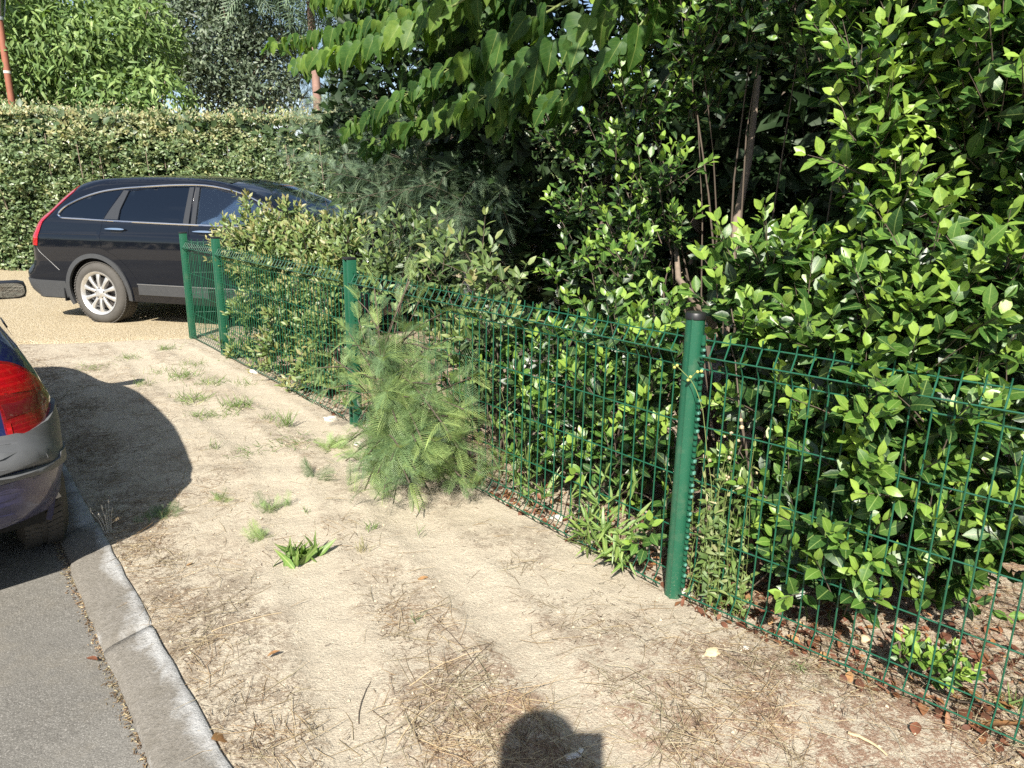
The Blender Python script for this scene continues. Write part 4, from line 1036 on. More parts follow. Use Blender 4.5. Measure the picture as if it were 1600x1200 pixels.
def plant(name, label, cat, base, leaves, mat, tpl, stems=None, stem_mat='twig', trunks=(), trunk_mat='bark', nmax=300, minpx=9.0, group=None, part='leaf', bulk='foliage'):
    root = thing(name, label, cat, base, 0, group); B = np.array([float(v) for v in base])
    for pts, rad in trunks:
        MB().tube([tuple(np.asarray(p, float)-B) for p in pts], rad, 10).build('trunk' if len(trunks) == 1 else 'branch', M[trunk_mat], root)
    if stems is not None and len(stems[0]):
        V, F = prisms(*stems); o = obj_np('twigs', V-B, F, M[stem_mat], root); o['kind'] = 'stuff'
    PLANTS.append(dict(root=root, B=B, L=leaves, mat=mat, tpl=tpl, nmax=nmax, minpx=minpx, part=part, bulk=bulk))
    return root
LIGHT = unit(np.array([-SUN_H[0]*0.6, -SUN_H[1]*0.6, 0.75]))
def rvec(n): return unit(RNG.normal(size=(n, 3)))
def shoots(L, ST, base, D, length, pairs, leaf0, leaf1, t0, t1, wr=1.0, splay=0.95, droop=0.1):
    """leafy shoots: opposite pairs of leaves up a stem, small and pale at the tip"""
    n = len(base); length = np.broadcast_to(length, (n,)); ph = RNG.uniform(0, 6.28, n)
    a = unit(np.cross(D, rvec(n))); b = np.cross(D, a)
    tipoff = RNG.normal(0, 0.12, n)
    prev = base
    for k in range(pairs+1):
        t = k/pairs
        P = base + D*(length*t)[:, None] + np.array([0, 0, -1])*(droop*length*t*t)[:, None]
        if k: ST.append((prev, P, 0.0022*(1.25-t)+0.0006)); prev = P
        if k == 0: continue
        an = ph + k*1.62; l = (leaf0+(leaf1-leaf0)*t**1.5)*RNG.uniform(0.8, 1.2, n)
        for s in (0, math.pi):
            sd = a*np.cos(an+s)[:, None]+b*np.sin(an+s)[:, None]
            sp = splay*(1.0-0.45*t)+RNG.normal(0, 0.15, n)
            d = unit(D*np.cos(sp)[:, None]+sd*np.sin(sp)[:, None]+rvec(n)*0.18+np.array([0, 0, -0.12*(1-t)]))
            nn = unit(D*0.5+LIGHT*0.65+rvec(n)*0.45)
            keep = RNG.random(n) > 0.10
            L.add((P+d*0.008)[keep], d[keep], nn[keep], l[keep], (l*wr*RNG.uniform(0.85, 1.15, n))[keep], np.clip(t0+(t1-t0)*t**1.6+tipoff+RNG.normal(0, 0.10, n), 0, 1)[keep])
def clumps(L, ST, items, per, length, pairs, leaf0, leaf1, t0=0.30, t1=1.0, up=0.75, fill=1.0, wr=1.0, fillsize=0.07):
    for it in items:
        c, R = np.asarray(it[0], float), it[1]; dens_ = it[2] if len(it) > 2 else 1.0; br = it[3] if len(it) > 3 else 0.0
        n = max(2, int(per*1.9*dens_*(R/0.2)**2))
        u = rvec(n); u[:, :2] -= SUN_H*0.35; u = unit(u)
        base = c+u*R*RNG.uniform(0.15, 0.85, (n, 1))
        D = unit(u*0.55+np.array([0, 0, up])+LIGHT*0.25+rvec(n)*0.45)
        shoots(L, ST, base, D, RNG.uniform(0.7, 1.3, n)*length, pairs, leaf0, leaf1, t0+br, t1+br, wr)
        m = int(130*fill*dens_*(R/0.2)**2.3)
        if m:
            q = c+rvec(m)*R*RNG.uniform(0.1, 0.95, (m, 1))
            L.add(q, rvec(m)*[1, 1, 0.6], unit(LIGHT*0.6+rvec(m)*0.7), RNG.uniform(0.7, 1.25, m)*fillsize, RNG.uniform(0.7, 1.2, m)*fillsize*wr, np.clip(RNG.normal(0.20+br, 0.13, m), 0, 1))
def stem_arrays(ST, extra=()):
    P0 = [np.concatenate([s[0] for s in ST])] if ST else []; P1 = [np.concatenate([s[1] for s in ST])] if ST else []
    r = [np.concatenate([np.broadcast_to(s[2], (len(s[0]),)) for s in ST])] if ST else []
    for a, b, q in extra: P0.append(np.array([a])); P1.append(np.array([b])); r.append(np.array([q]))
    r = np.concatenate(r); return np.concatenate(P0), np.concatenate(P1), r, r*0.85
def limbs(base, items, r0=0.009):
    """stems from the foot of a plant up to its clumps, as chains of short pieces"""
    out = []
    for it in items:
        c = np.asarray(it[0], float); p = np.array(base, float)+RNG.normal(0, 0.04, 3)*[1, 1, 0]; q = p.copy(); k = 5
        mid = p+(c-p)*0.5+RNG.normal(0, 0.15, 3)+[0, 0, 0.06]
        for i in range(1, k+1):
            t = i/k; nx = (1-t)**2*p+2*t*(1-t)*mid+t*t*c+RNG.normal(0, .012, 3); out.append((q, nx, r0*(1.15-t)+0.002)); q = nx
    return out
def plant_clumps(name, label, cat, base, items, mat, tpl, per, length, pairs, l0, l1, limb_r=0.007, **kw):
    ck = {k: kw.pop(k) for k in list(kw) if k in ('t0', 't1', 'up', 'fill', 'wr', 'fillsize')}
    L = Leaves(); ST = []; clumps(L, ST, items, per, length, pairs, l0, l1, **ck)
    return plant(name, label, cat, base, L, mat, tpl, stem_arrays(ST, limbs(base, items, limb_r)), **kw)
def C(px, py, off, R, d=1.0, br=0.0): return (fp(px, py, off), R, d, br)

# ---- laurel shrubs behind the fence
gnd = lambda x, y: (x, y, float(ground_h(x, y)))
b_right = FA + FD2*0.62 + FN2*0.75
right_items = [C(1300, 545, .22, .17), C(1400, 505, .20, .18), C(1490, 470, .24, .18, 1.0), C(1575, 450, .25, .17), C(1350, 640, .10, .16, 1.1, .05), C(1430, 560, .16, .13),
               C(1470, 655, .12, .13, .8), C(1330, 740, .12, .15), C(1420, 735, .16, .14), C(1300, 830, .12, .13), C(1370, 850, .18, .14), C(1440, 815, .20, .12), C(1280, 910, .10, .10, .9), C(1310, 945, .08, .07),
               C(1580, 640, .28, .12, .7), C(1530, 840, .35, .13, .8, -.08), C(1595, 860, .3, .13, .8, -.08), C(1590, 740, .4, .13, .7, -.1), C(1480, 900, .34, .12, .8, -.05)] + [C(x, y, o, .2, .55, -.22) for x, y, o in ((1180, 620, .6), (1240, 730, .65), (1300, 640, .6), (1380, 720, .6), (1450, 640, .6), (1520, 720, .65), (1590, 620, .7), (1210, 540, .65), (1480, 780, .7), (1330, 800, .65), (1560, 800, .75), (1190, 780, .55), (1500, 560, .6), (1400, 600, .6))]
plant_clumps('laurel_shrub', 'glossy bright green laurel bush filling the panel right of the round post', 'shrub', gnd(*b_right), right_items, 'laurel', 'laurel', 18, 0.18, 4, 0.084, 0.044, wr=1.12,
             trunks=[([fp(1350, 905, .55), fp(1345, 700, .45), fp(1352, 500, .42), fp(1372, 360, .5), fp(1398, 200, .7)], [0.028, 0.026, 0.024, 0.02, 0.014])])
b_tall = FA + FD2*0.35 + FN2*1.25
tall_items = [C(1360, 385, .30, .11, 1.3, .12), C(1385, 325, .30, .11, 1.4, .14), C(1340, 290, .34, .09, 1.2, .12), C(1365, 245, .30, .11, 1.4, .16), C(1360, 165, .30, .12, 1.4, .14), C(1390, 200, .34, .10, 1.2, .12), C(1345, 90, .34, .14, 1.2, .12), C(1360, 20, .34, .14, 1.1, .08), C(1420, 40, .4, .17), C(1500, 60, .38, .18, 1, .08), C(1570, 110, .36, .18, 1, .10), C(1500, 165, .42, .16), C(1590, 215, .40, .15),
              C(1545, 250, .45, .14, .9), C(1440, 130, .5, .14, .8, -.05), C(1470, 260, .55, .13, .8, -.1), C(1590, 20, .45, .2), C(1420, 300, .6, .12, .8, -.1), C(1300, 130, .62, .13, .7, -.12), C(1590, 330, .55, .10, .6),
              C(1400, -80, .5, .25), C(1550, -90, .5, .28), C(1480, -220, .7, .35), C(1640, 120, .45, .25), C(1660, 350, .5, .2)]
plant_clumps('laurel_shrub', 'tall laurel shrub at the top right with pale upright shoot tips', 'shrub', gnd(*b_tall), tall_items, 'laurel', 'laurel', 20, 0.17, 4, 0.074, 0.040, wr=1.12)
b_cor = FA + FN2*0.35 + FD2*0.22
cor_items = [C(1160, 450, .30, .13, 1, .05), C(1230, 430, .28, .15, 1, .08), C(1190, 520, .22, .13, 1, .08), C(1250, 510, .22, .13, 1, .08), C(1130, 490, .26, .09, 1, .05), C(1200, 640, .25, .12, .9), C(1260, 660, .25, .13, .8), C(1180, 740, .22, .11, .8), C(1230, 780, .2, .11, .8), C(1150, 830, .12, .09, .7), C(1215, 870, .14, .09, .8), C(1290, 420, .35, .12, .9)]
plant_clumps('laurel_shrub', 'laurel bush with lime green tips rising just behind the round post', 'shrub', gnd(*b_cor), cor_items, 'laurel', 'laurel', 18, 0.17, 4, 0.078, 0.042, wr=1.12,
             trunks=[([fp(1130, 560, .75), fp(1112, 500, .70), fp(1085, 468, .62), fp(1060, 436, .66), fp(1056, 380, .8)], [0.024, 0.022, 0.020, 0.014, 0.010]),
                     ([fp(1128, 560, .9), fp(1150, 350, 1.1), fp(1170, 250, 1.2), fp(1185, 120, 1.35)], [0.022, 0.020, 0.017, 0.013])])
b_mid = FA - FD2*0.1 + FN1*1.1 + FD1*0.45
mid_items = [C(1010, 60, .75, .18, 1, .0), C(940, 150, .85, .17, .9), C(1010, 170, .7, .17), C(880, 230, .85, .16, .8, -.05), C(960, 250, .7, .16, 1), C(1030, 280, .62, .14, .9), C(905, 340, .8, .15, .9), C(980, 360, .62, .15, 1), C(1000, 430, .5, .14, 1, .05), C(1030, 500, .42, .11, 1, .05), C(900, 425, .65, .14, .9, -.05), C(1100, 90, .8, .18, 1, -.08), C(1190, 60, .8, .2, 1, -.1), C(1250, 30, .7, .2, 1, -.1), C(1090, 190, .95, .14, .7, -.12), C(1050, -40, .7, .25), C(1180, -90, .8, .3), C(1060, 370, .75, .12, .7, -.1), C(940, 480, .6, .11, .7), C(860, 150, 1.0, .16, .7, -.1)]
plant_clumps('laurel_shrub', 'laurel bush with small pale leaves left of the dark hollow at the top', 'shrub', gnd(*b_mid), mid_items, 'laurel', 'laurel', 17, 0.17, 4, 0.062, 0.038, fillsize=0.06)
b_low = FA + FD1*0.75 + FN1*0.45
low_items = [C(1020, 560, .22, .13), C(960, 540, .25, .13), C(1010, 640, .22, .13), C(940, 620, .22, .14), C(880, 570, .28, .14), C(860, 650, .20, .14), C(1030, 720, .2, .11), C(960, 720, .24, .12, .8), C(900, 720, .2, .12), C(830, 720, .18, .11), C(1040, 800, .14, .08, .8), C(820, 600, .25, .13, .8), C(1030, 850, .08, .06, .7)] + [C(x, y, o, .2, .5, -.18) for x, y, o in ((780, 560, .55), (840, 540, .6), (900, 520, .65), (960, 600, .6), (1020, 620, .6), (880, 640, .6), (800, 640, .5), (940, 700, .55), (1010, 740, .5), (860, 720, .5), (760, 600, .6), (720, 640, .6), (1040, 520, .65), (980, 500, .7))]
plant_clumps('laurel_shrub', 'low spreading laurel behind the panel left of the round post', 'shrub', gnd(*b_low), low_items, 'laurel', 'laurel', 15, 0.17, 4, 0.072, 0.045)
sd_p = fp(1455, 1050, .10)
sb = gnd(sd_p[0], sd_p[1])
plant_clumps('laurel_seedling', 'small bushy laurel seedling growing from dead leaves under the right panel', 'shrub', sb, [((sb[0]+.0, sb[1], .075), .055, 1.2, .05), ((sb[0]-.045, sb[1]+.035, .05), .035), ((sb[0]+.045, sb[1]-.035, .05), .035)], 'laurel', 'laurel', 70, 0.065, 3, 0.046, 0.030, limb_r=0.004, fill=0.6, fillsize=0.045, t0=.35)

# ---- bronze leaved elaeagnus bushes
b_el = FA + FD1*3.9 + FN1*0.6
el_items = [C(400, 375, .35, .19, 1, .1), C(370, 405, .30, .17, 1, .1), C(445, 390, .4, .22, 1, .05), C(490, 400, .4, .22), C(430, 430, .3, .22), C(500, 440, .3, .18), C(385, 440, .25, .15), C(360, 368, .35, .08, .8, .15), C(455, 348, .45, .11, .8, .12), C(395, 338, .4, .06, .8, .15), C(560, 405, .5, .15, .8, -.1), C(590, 430, .42, .13, .8, -.15), C(530, 420, .45, .15, .9, -.05),
            C(460, 490, .22, .2), C(400, 500, .2, .18), C(510, 520, .2, .18), C(450, 550, .16, .18), C(385, 560, .14, .14), C(500, 590, .15, .16), C(420, 600, .1, .11), C(470, 625, .1, .10), C(530, 470, .3, .14), C(540, 380, .5, .14)]
plant_clumps('elaeagnus_bush', 'bronze and olive leaved bush in front of the dark estate car', 'shrub', gnd(*b_el), el_items, 'elaeagnus', 'ovate', 30, 0.20, 5, 0.075, 0.048, t0=.34, t1=.86, fillsize=.06, wr=0.95)
b_e2 = FA + FD1*1.55 + FN1*0.45
e2_items = [C(760, 420, .22, .11, .8, .12), C(800, 450, .25, .10, .7), C(740, 480, .2, .12, .9, .1), C(700, 450, .3, .13, .8), C(770, 520, .15, .11, .8, .08), C(720, 560, .12, .11, .8, .05), C(660, 470, .4, .14, .8, -.1), C(735, 520, .5, .16, .8, -.15), C(740, 565, .5, .15, .8, -.15), C(690, 540, .5, .16, .8, -.15), C(780, 530, .55, .15, .8, -.15), C(560, 480, .12, .09, .9, -.1), C(565, 530, .12, .09, .9, -.1), C(560, 590, .1, .09, .9, -.1), C(590, 640, .1, .08, .8, -.1), C(620, 420, .5, .16, .9, -.15), C(700, 390, .6, .16, .8, -.1), C(640, 380, .7, .16, .8, -.15), C(760, 600, .15, .1, .8)]
plant_clumps('elaeagnus_bush', 'sparse pale leaved bush poking over the fence right of the feathery sapling', 'shrub', gnd(*b_e2), e2_items, 'elaeagnus', 'ovate', 11, 0.20, 4, 0.080, 0.055, t0=.25, t1=.66, fillsize=.065)

# ---- feathery mimosas
def mimosa(name, label, base, branches, mat, tpl, fl, per, nmax, minpx, stem_mat='twig', tint=(0.5, 0.2), trunks=(), group=None):
    L = Leaves(); ex = []
    for pts, dn in branches:
        pts = dens([np.asarray(p, float) for p in pts], 0.04, True, False)
        for a, b in zip(pts[:-1], pts[1:]): ex.append((a, b, 0.004 if mat == 'mimosa' else 0.002))
        ln = np.linalg.norm(np.diff(pts, axis=0), axis=1).sum(); n = max(3, int(per*dn*ln))
        ii = RNG.uniform(0.12, 1.0, n); k = ii*(len(pts)-1); i0 = np.clip(k.astype(int), 0, len(pts)-2)
        P = pts[i0]+(pts[i0+1]-pts[i0])*(k-i0)[:, None]; ax = unit(pts[i0+1]-pts[i0])
        sd = unit(np.cross(ax, rvec(n)))
        d = unit(ax*RNG.uniform(0.2, 0.9, (n, 1))+sd*0.9+[0, 0, 0.12])
        nn = unit(np.array([0, 0, 0.8])+LIGHT*0.5+rvec(n)*0.35)
        l = fl*RNG.uniform(0.65, 1.2, n)*(1.1-0.35*ii)
        L.add(P, d, nn, l, l, np.clip(RNG.normal(tint[0], tint[1], n)+0.25*(ii-0.5), 0, 1))
        tip = pts[-1]; L.add(tip[None], ax[-1:], np.array([0, 0, 1.0]), fl*0.8, fl*0.8, 0.85)
    P0 = np.array([e[0] for e in ex]); P1 = np.array([e[1] for e in ex]); r = np.array([e[2] for e in ex])
    return plant(name, label, 'mimosa' if name != 'mimosa_tree' else 'tree', base, L, mat, tpl, (P0, P1, r, r*0.9), stem_mat, trunks=trunks, nmax=nmax, minpx=minpx, part='frond', bulk='fronds', group=group)
sp = fp(600, 700, -0.12); spb = gnd(sp[0], sp[1])
def G(px, py, off, z=None):
    p = fp(px, py, off); return p
root0 = np.array(spb)
br = []
lead = [root0, G(603, 620, -.14), G(602, 540, -.12), G(622, 480, -.10), G(640, 440, -.06)]
br.append((lead, 1.0))
for px, py, off in ((520, 560, -.30), (495, 575, -.22), (505, 610, -.25), (560, 500, -.06), (550, 540, -.05), (565, 570, -.05), (545, 520, -.2), (560, 470, -.15), (585, 450, -.12), (640, 430, -.05), (655, 470, -.1), (700, 530, -.12), (690, 490, -.08), (735, 590, -.15), (725, 640, -.2), (660, 560, -.3), (600, 560, -.35), (560, 600, -.35), (530, 610, -.3), (640, 620, -.4), (690, 660, -.35), (620, 660, -.42), (560, 660, -.35), (715, 700, -.25), (665, 700, -.4),
                    (590, 510, -.2), (630, 520, -.25), (675, 600, -.35), (605, 610, -.4), (650, 520, -.15), (670, 545, -.2)):
    t = RNG.uniform(0.15, 0.8); k = lead[1] if t < 0.4 else lead[2]; s = root0+(k-root0)*RNG.uniform(0.3, 1.0); e = G(px, py, off)
    br.append(([s, (s+e)/2+[0, 0, 0.05], e], 0.55 if py < 500 else (1.0 if px < 600 else 1.4)))
for px, py, off in ((545, 690, -.42), (590, 740, -.5), (560, 735, -.45), (610, 720, -.5), (650, 735, -.35), (700, 735, -.2), (740, 715, -.08), (625, 700, -.5), (575, 710, -.5), (680, 720, -.3), (745, 655, -.1), (765, 700, -.06), (755, 740, -.08), (735, 690, -.15), (700, 650, -.25), (640, 755, -.45), (570, 765, -.55), (600, 770, -.5), (720, 745, -.2), (540, 720, -.5), (680, 690, -.35), (650, 690, -.45)):
    s = root0+[RNG.uniform(-.05, .15), RNG.uniform(-.1, .1), 0.05]; e = G(px, py, off); e[2] = max(e[2], ground_h(e[0], e[1])+0.03)
    br.append(([s, (s+e)/2+[0, 0, 0.07], e], 1.6))
mimosa('mimosa_sapling', 'feathery young mimosa growing in front of the fence on the sand', spb, br, 'mimosa', 'frond', 0.135, 20, 300, 12, tint=(0.52, 0.25), trunks=[(lead, [.008, .007, .006, .005, .003])])
# blue grey mimosa standing behind the middle of the fence
mt = FA + FD1*2.9 + FN1*1.5; mtb = gnd(*mt)
br = []
cx = np.array([mt[0], mt[1], 0.8])
top = [fp(560, 330, 1.3), fp(545, 200, 1.4), fp(540, 60, 1.6)]
for px, py, off in ((450, 210, 1.3), (430, 250, 1.2), (470, 260, 1.1), (480, 300, .9), (500, 340, .8), (520, 280, .9), (500, 220, 1.1), (540, 330, .7), (560, 290, .9), (590, 340, .7), (600, 300, .9), (460, 190, 1.4), (500, 180, 1.5), (560, 230, 1.2), (610, 250, 1.1), (640, 310, .9), (570, 380, .5), (620, 370, .6), (600, 400, .45), (540, 250, 1.0), (480, 170, 1.5), (520, 130, 1.5), (590, 180, 1.3), (660, 260, 1.1), (520, 310, .75), (485, 280, 1.0), (580, 420, .4), (640, 420, .4), (700, 280, 1.0), (720, 330, .9), (760, 250, 1.2), (680, 350, .8), (800, 200, 1.3), (740, 180, 1.4), (650, 160, 1.5), (700, 110, 1.6), (780, 320, .9)):
    s = np.array(mtb)+[0, 0, RNG.uniform(0.6, 1.4)]; e = fp(px, py, off)
    br.append(([s, (s+e)/2+[RNG.normal(0, .06), RNG.normal(0, .06), 0.28], e+[0, 0, .05], e+[*RNG.normal(0, .05, 2), -.12]], 1.0))
mimosa('mimosa_tree', 'blue grey feathery mimosa rising behind the middle of the fence', mtb, br, 'mimosa_blue', 'frond_far', 0.16, 52, 300, 10, 'twig', tint=(0.45, 0.24),
       trunks=[([mtb, fp(735, 420, 1.3), fp(700, 310, 1.4), fp(660, 200, 1.6)], [0.045, 0.04, 0.03, 0.02])])

# ---- mulberry with large drooping lobed leaves
mbp = FA + FD1*1.7 + FN1*2.3; mbb = gnd(*mbp)
L = Leaves(); ex = []; trk = [([mbb, (mbp[0]-.05, mbp[1]-.1, 1.2), (mbp[0]-.1, mbp[1]-.3, 2.4), (mbp[0]-.2, mbp[1]-.6, 3.4)], [0.06, 0.055, 0.045, 0.04])]
crown0 = np.array([mbp[0]-.1, mbp[1]-.4, 2.7])
def mb_branch(pts, per=30.0, size=0.185, bright=0.0):
    pts = dens([np.asarray(p, float) for p in pts], 0.05, True, False)
    m = len(pts)
    for i, (a, b) in enumerate(zip(pts[:-1], pts[1:])): ex.append((a, b, 0.009*(1.1-i/m)+0.002))
    ln = np.linalg.norm(np.diff(pts, axis=0), axis=1).sum(); n = max(4, int(per*ln))
    ii = np.sort(RNG.uniform(0.15, 1.0, n)); k = ii*(m-1); i0 = np.clip(k.astype(int), 0, m-2)
    P = pts[i0]+(pts[i0+1]-pts[i0])*(k-i0)[:, None]; ax = unit(pts[i0+1]-pts[i0])
    sd = unit(np.cross(ax, [0, 0, 1.0]))*np.where(np.arange(n) % 2, 1, -1)[:, None]
    pet = unit(sd*0.7+ax*0.5+np.array([0, 0, 0.15])+rvec(n)*0.3)*0.06
    for a, b in zip(P, P+pet): ex.append((a, b, 0.0017))
    d = unit(sd*0.35+ax*0.4+np.array([0, 0, -0.95])+rvec(n)*0.42)
    nn = unit(np.array([-0.05, -0.6, 0.55])+sd*0.55+rvec(n)*0.7)
    l = size*RNG.uniform(0.6, 1.15, n)*(1.1-0.35*ii)
    L.add(P+pet, d, nn, l, l*RNG.uniform(0.75, 1.05, n), np.clip(RNG.normal(0.42+bright, 0.24, n), 0, 1))
for pts in (((900, -120, 1.0), (760, -20, .9), (620, 30, .8), (520, 50, .8), (430, 70, .8)), ((820, -60, .9), (690, 20, .75), (600, 60, .7), (520, 85, .7), (470, 100, .7)), ((960, -40, .9), (820, 40, .8), (700, 110, .75), (600, 170, .7), (550, 200, .7)),
            ((1000, 0, .8), (880, 60, .7), (800, 120, .7), (730, 170, .7), (680, 190, .7)), ((1050, -80, .8), (950, 10, .6), (900, 60, .5)), ((900, -80, 1.3), (780, 20, 1.2), (700, 60, 1.1), (640, 110, 1.1)), ((980, -40, 1.2), (890, 90, 1.0), (830, 150, .9), (790, 190, .9)),
            ((900, -160, .9), (720, -70, .8), (600, -20, .8), (500, 0, .8)), ((1060, -60, .8), (1000, 40, .6), (960, 90, .55)), ((850, 60, 1.2), (760, 130, 1.1), (660, 190, 1.0), (580, 230, .9)), ((980, 40, .8), (920, 130, .75), (870, 160, .7)), ((820, -100, 1.4), (700, -40, 1.4), (600, 20, 1.3))):
    mb_branch([fp(*p) for p in pts], bright=0.22 if pts[-1][0] < 520 else 0.0)  # left branches get lighter leaf colour, standing in for sunlight
n = 420                                              # unseen rest of the crown, added to keep sun off the leaves below
q = np.stack([RNG.uniform(-0.7, 1.9, n), RNG.uniform(2.0, 4.6, n), RNG.uniform(2.75, 4.3, n)], 1)
q[:, 2] = np.maximum(q[:, 2], CAMZ+q[:, 1]*0.30+0.05+0*q[:, 0])
L.add(q, unit(np.array([0, 0, -1.0])+rvec(n)*0.6), unit(np.array([-0.05, -0.7, 0.6])+rvec(n)*0.6), RNG.uniform(0.13, 0.22, n), RNG.uniform(0.13, 0.22, n), np.clip(RNG.normal(0.5, 0.2, n), 0, 1))
for i in range(14):
    e = q[i]; m_ = (crown0+e)/2+[0, 0, .2]; ex.append((crown0, m_, 0.012)); ex.append((m_, e, 0.007))
P0 = np.array([e[0] for e in ex]); P1 = np.array([e[1] for e in ex]); r = np.array([e[2] for e in ex])
plant('mulberry_tree', 'mulberry tree with large lobed leaves drooping over the fence', 'tree', mbb, L, 'mulberry', 'mulberry', (P0, P1, r, r*0.85), 'greenstem', trunks=trk, nmax=300, minpx=10)

# ---- dark leaved shrubs added as backing, to keep gaps dark and hide sky
def thicket(label, x, y, rx, ry, h, n, size=0.10, seed=0, mat='dark', tpl='small', z0=0.0, group=None, name='backing_shrub'):
    L = Leaves(); u = rvec(n); rad = RNG.uniform(0.45, 1.0, (n, 1))**0.5
    q = np.array([x, y, h*0.52+z0])+u*rad*[rx, ry, h*0.52]
    q[:, 2] = np.maximum(q[:, 2], 0.05)
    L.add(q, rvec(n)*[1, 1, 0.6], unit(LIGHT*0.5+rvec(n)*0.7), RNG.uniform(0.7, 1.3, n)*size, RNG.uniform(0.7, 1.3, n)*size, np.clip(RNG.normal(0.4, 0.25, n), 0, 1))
    ST = [((x, y, 0.0), (x+RNG.uniform(-.1, .1), y, h*0.5), 0.03)]
    ends = q[RNG.integers(0, n, 40)]; p0 = np.array([x, y, 0.2])+np.array([0, 0, 1])*RNG.uniform(0, h*0.5, (40, 1))
    return plant(name, label, 'shrub', (x, y, 0), L, mat, tpl, (p0, ends, np.full(40, 0.010), np.full(40, 0.004)), 'twig', trunks=[([(x, y, -.05), (x+.05, y, h*0.3), (x-.03, y+.05, h*0.7)], [0.05, 0.04, 0.02])], nmax=0, group=group)
for i, (x, y, rx, ry, h, n, lb) in enumerate(((3.7, 3.6, 1.5, 1.2, 4.6, 11000, 'added dark backing shrub deep in shade at the far right edge'), (2.2, 4.7, 1.4, 1.1, 5.0, 13000, 'added dark backing shrub behind the shaded hollow and its leaning stem'), (0.7, 6.0, 1.5, 1.1, 5.0, 14000, 'added dark backing shrub behind the overhanging mulberry leaves'), (-0.9, 7.9, 1.1, 1.0, 4.4, 9000, 'added dark backing shrub behind the blue grey mimosa'), (2.7, 2.4, 0.8, 0.8, 2.6, 5000, 'added low dark backing shrub behind the right end of the fence'), (3.9, 6.6, 1.7, 1.2, 5.2, 12000, 'added dark backing shrub farthest back beyond the shaded hollow'))):
    thicket(lb, x, y, rx, ry, h, n, 0.15, group='dark backing shrubs added behind the garden fence')

# ---- clipped hedge across the drive
def hedge():
    A = np.array([-13.5, 13.0]); B_ = np.array([1.5, 14.3]); d = unit(B_-A); nrm = np.array([d[1], -d[0]]); LN = np.linalg.norm(B_-A); H = 2.86
    L = Leaves(); n = 62000
    u = RNG.uniform(0, LN, n); z = RNG.uniform(0.0, 1.0, n)*H
    bulge = (fbm(u*1.1, z*1.1, 3, 61)-0.5)*0.55 + (fbm(u*4.5, z*4.5, 2, 62)-0.5)*0.30
    dep = bulge-0.05-RNG.exponential(0.07, n)
    dep -= 0.10*(z/H)**2 + 0.35*np.clip((z-2.3)/0.5, 0, 1)**1.6
    P = np.stack([A[0]+d[0]*u+nrm[0]*dep, A[1]+d[1]*u+nrm[1]*dep, z], 1)
    hole = fbm(u*1.7+5, z*1.7, 3, 77) < 0.35
    keep = ~hole | (RNG.random(n) < 0.25)
    face = np.array([nrm[0]*0.8, nrm[1]*0.8, 0.45])
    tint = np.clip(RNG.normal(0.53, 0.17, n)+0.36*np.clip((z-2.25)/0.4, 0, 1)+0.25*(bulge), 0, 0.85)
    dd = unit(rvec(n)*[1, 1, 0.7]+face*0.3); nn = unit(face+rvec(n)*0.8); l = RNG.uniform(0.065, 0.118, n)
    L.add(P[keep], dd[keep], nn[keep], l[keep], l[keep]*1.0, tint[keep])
    n2 = 17000                                      # the flat top with its tan new growth
    u = RNG.uniform(0, LN, n2); v = RNG.uniform(-1.5, -0.25, n2); sp_ = RNG.exponential(0.06, n2)*(0.6+fbm(u*2.5, v*2.5, 2, 90))
    hh = H+0.07*np.sin(u*0.7)+(fbm(u*2.0, v*2.0, 3, 92)-0.5)*0.22-0.10*np.clip(u/LN, 0, 1)
    P = np.stack([A[0]+d[0]*u+nrm[0]*v, A[1]+d[1]*u+nrm[1]*v, hh+sp_], 1)
    L.add(P, unit(rvec(n2)*0.7+[0, 0, 0.8]), unit(face+rvec(n2)*0.7), RNG.uniform(0.05, 0.09, n2), RNG.uniform(0.05, 0.085, n2), np.clip(RNG.normal(0.80, 0.16, n2), 0, 1))
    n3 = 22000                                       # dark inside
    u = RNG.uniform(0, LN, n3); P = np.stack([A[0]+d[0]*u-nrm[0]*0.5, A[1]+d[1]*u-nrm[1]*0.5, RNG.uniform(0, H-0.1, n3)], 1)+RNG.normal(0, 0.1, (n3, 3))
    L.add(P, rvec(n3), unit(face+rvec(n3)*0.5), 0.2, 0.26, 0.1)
    k = 90; uu = RNG.uniform(0, LN, k); p0 = np.stack([A[0]+d[0]*uu-nrm[0]*.35, A[1]+d[1]*uu-nrm[1]*.35, np.zeros(k)], 1)
    p1 = p0+np.stack([RNG.normal(0, .2, k), RNG.normal(-.1, .15, k), RNG.uniform(1.5, 2.6, k)], 1)
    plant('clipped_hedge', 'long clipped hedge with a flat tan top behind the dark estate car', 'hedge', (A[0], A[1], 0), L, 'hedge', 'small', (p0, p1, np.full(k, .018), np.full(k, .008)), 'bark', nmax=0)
hedge()

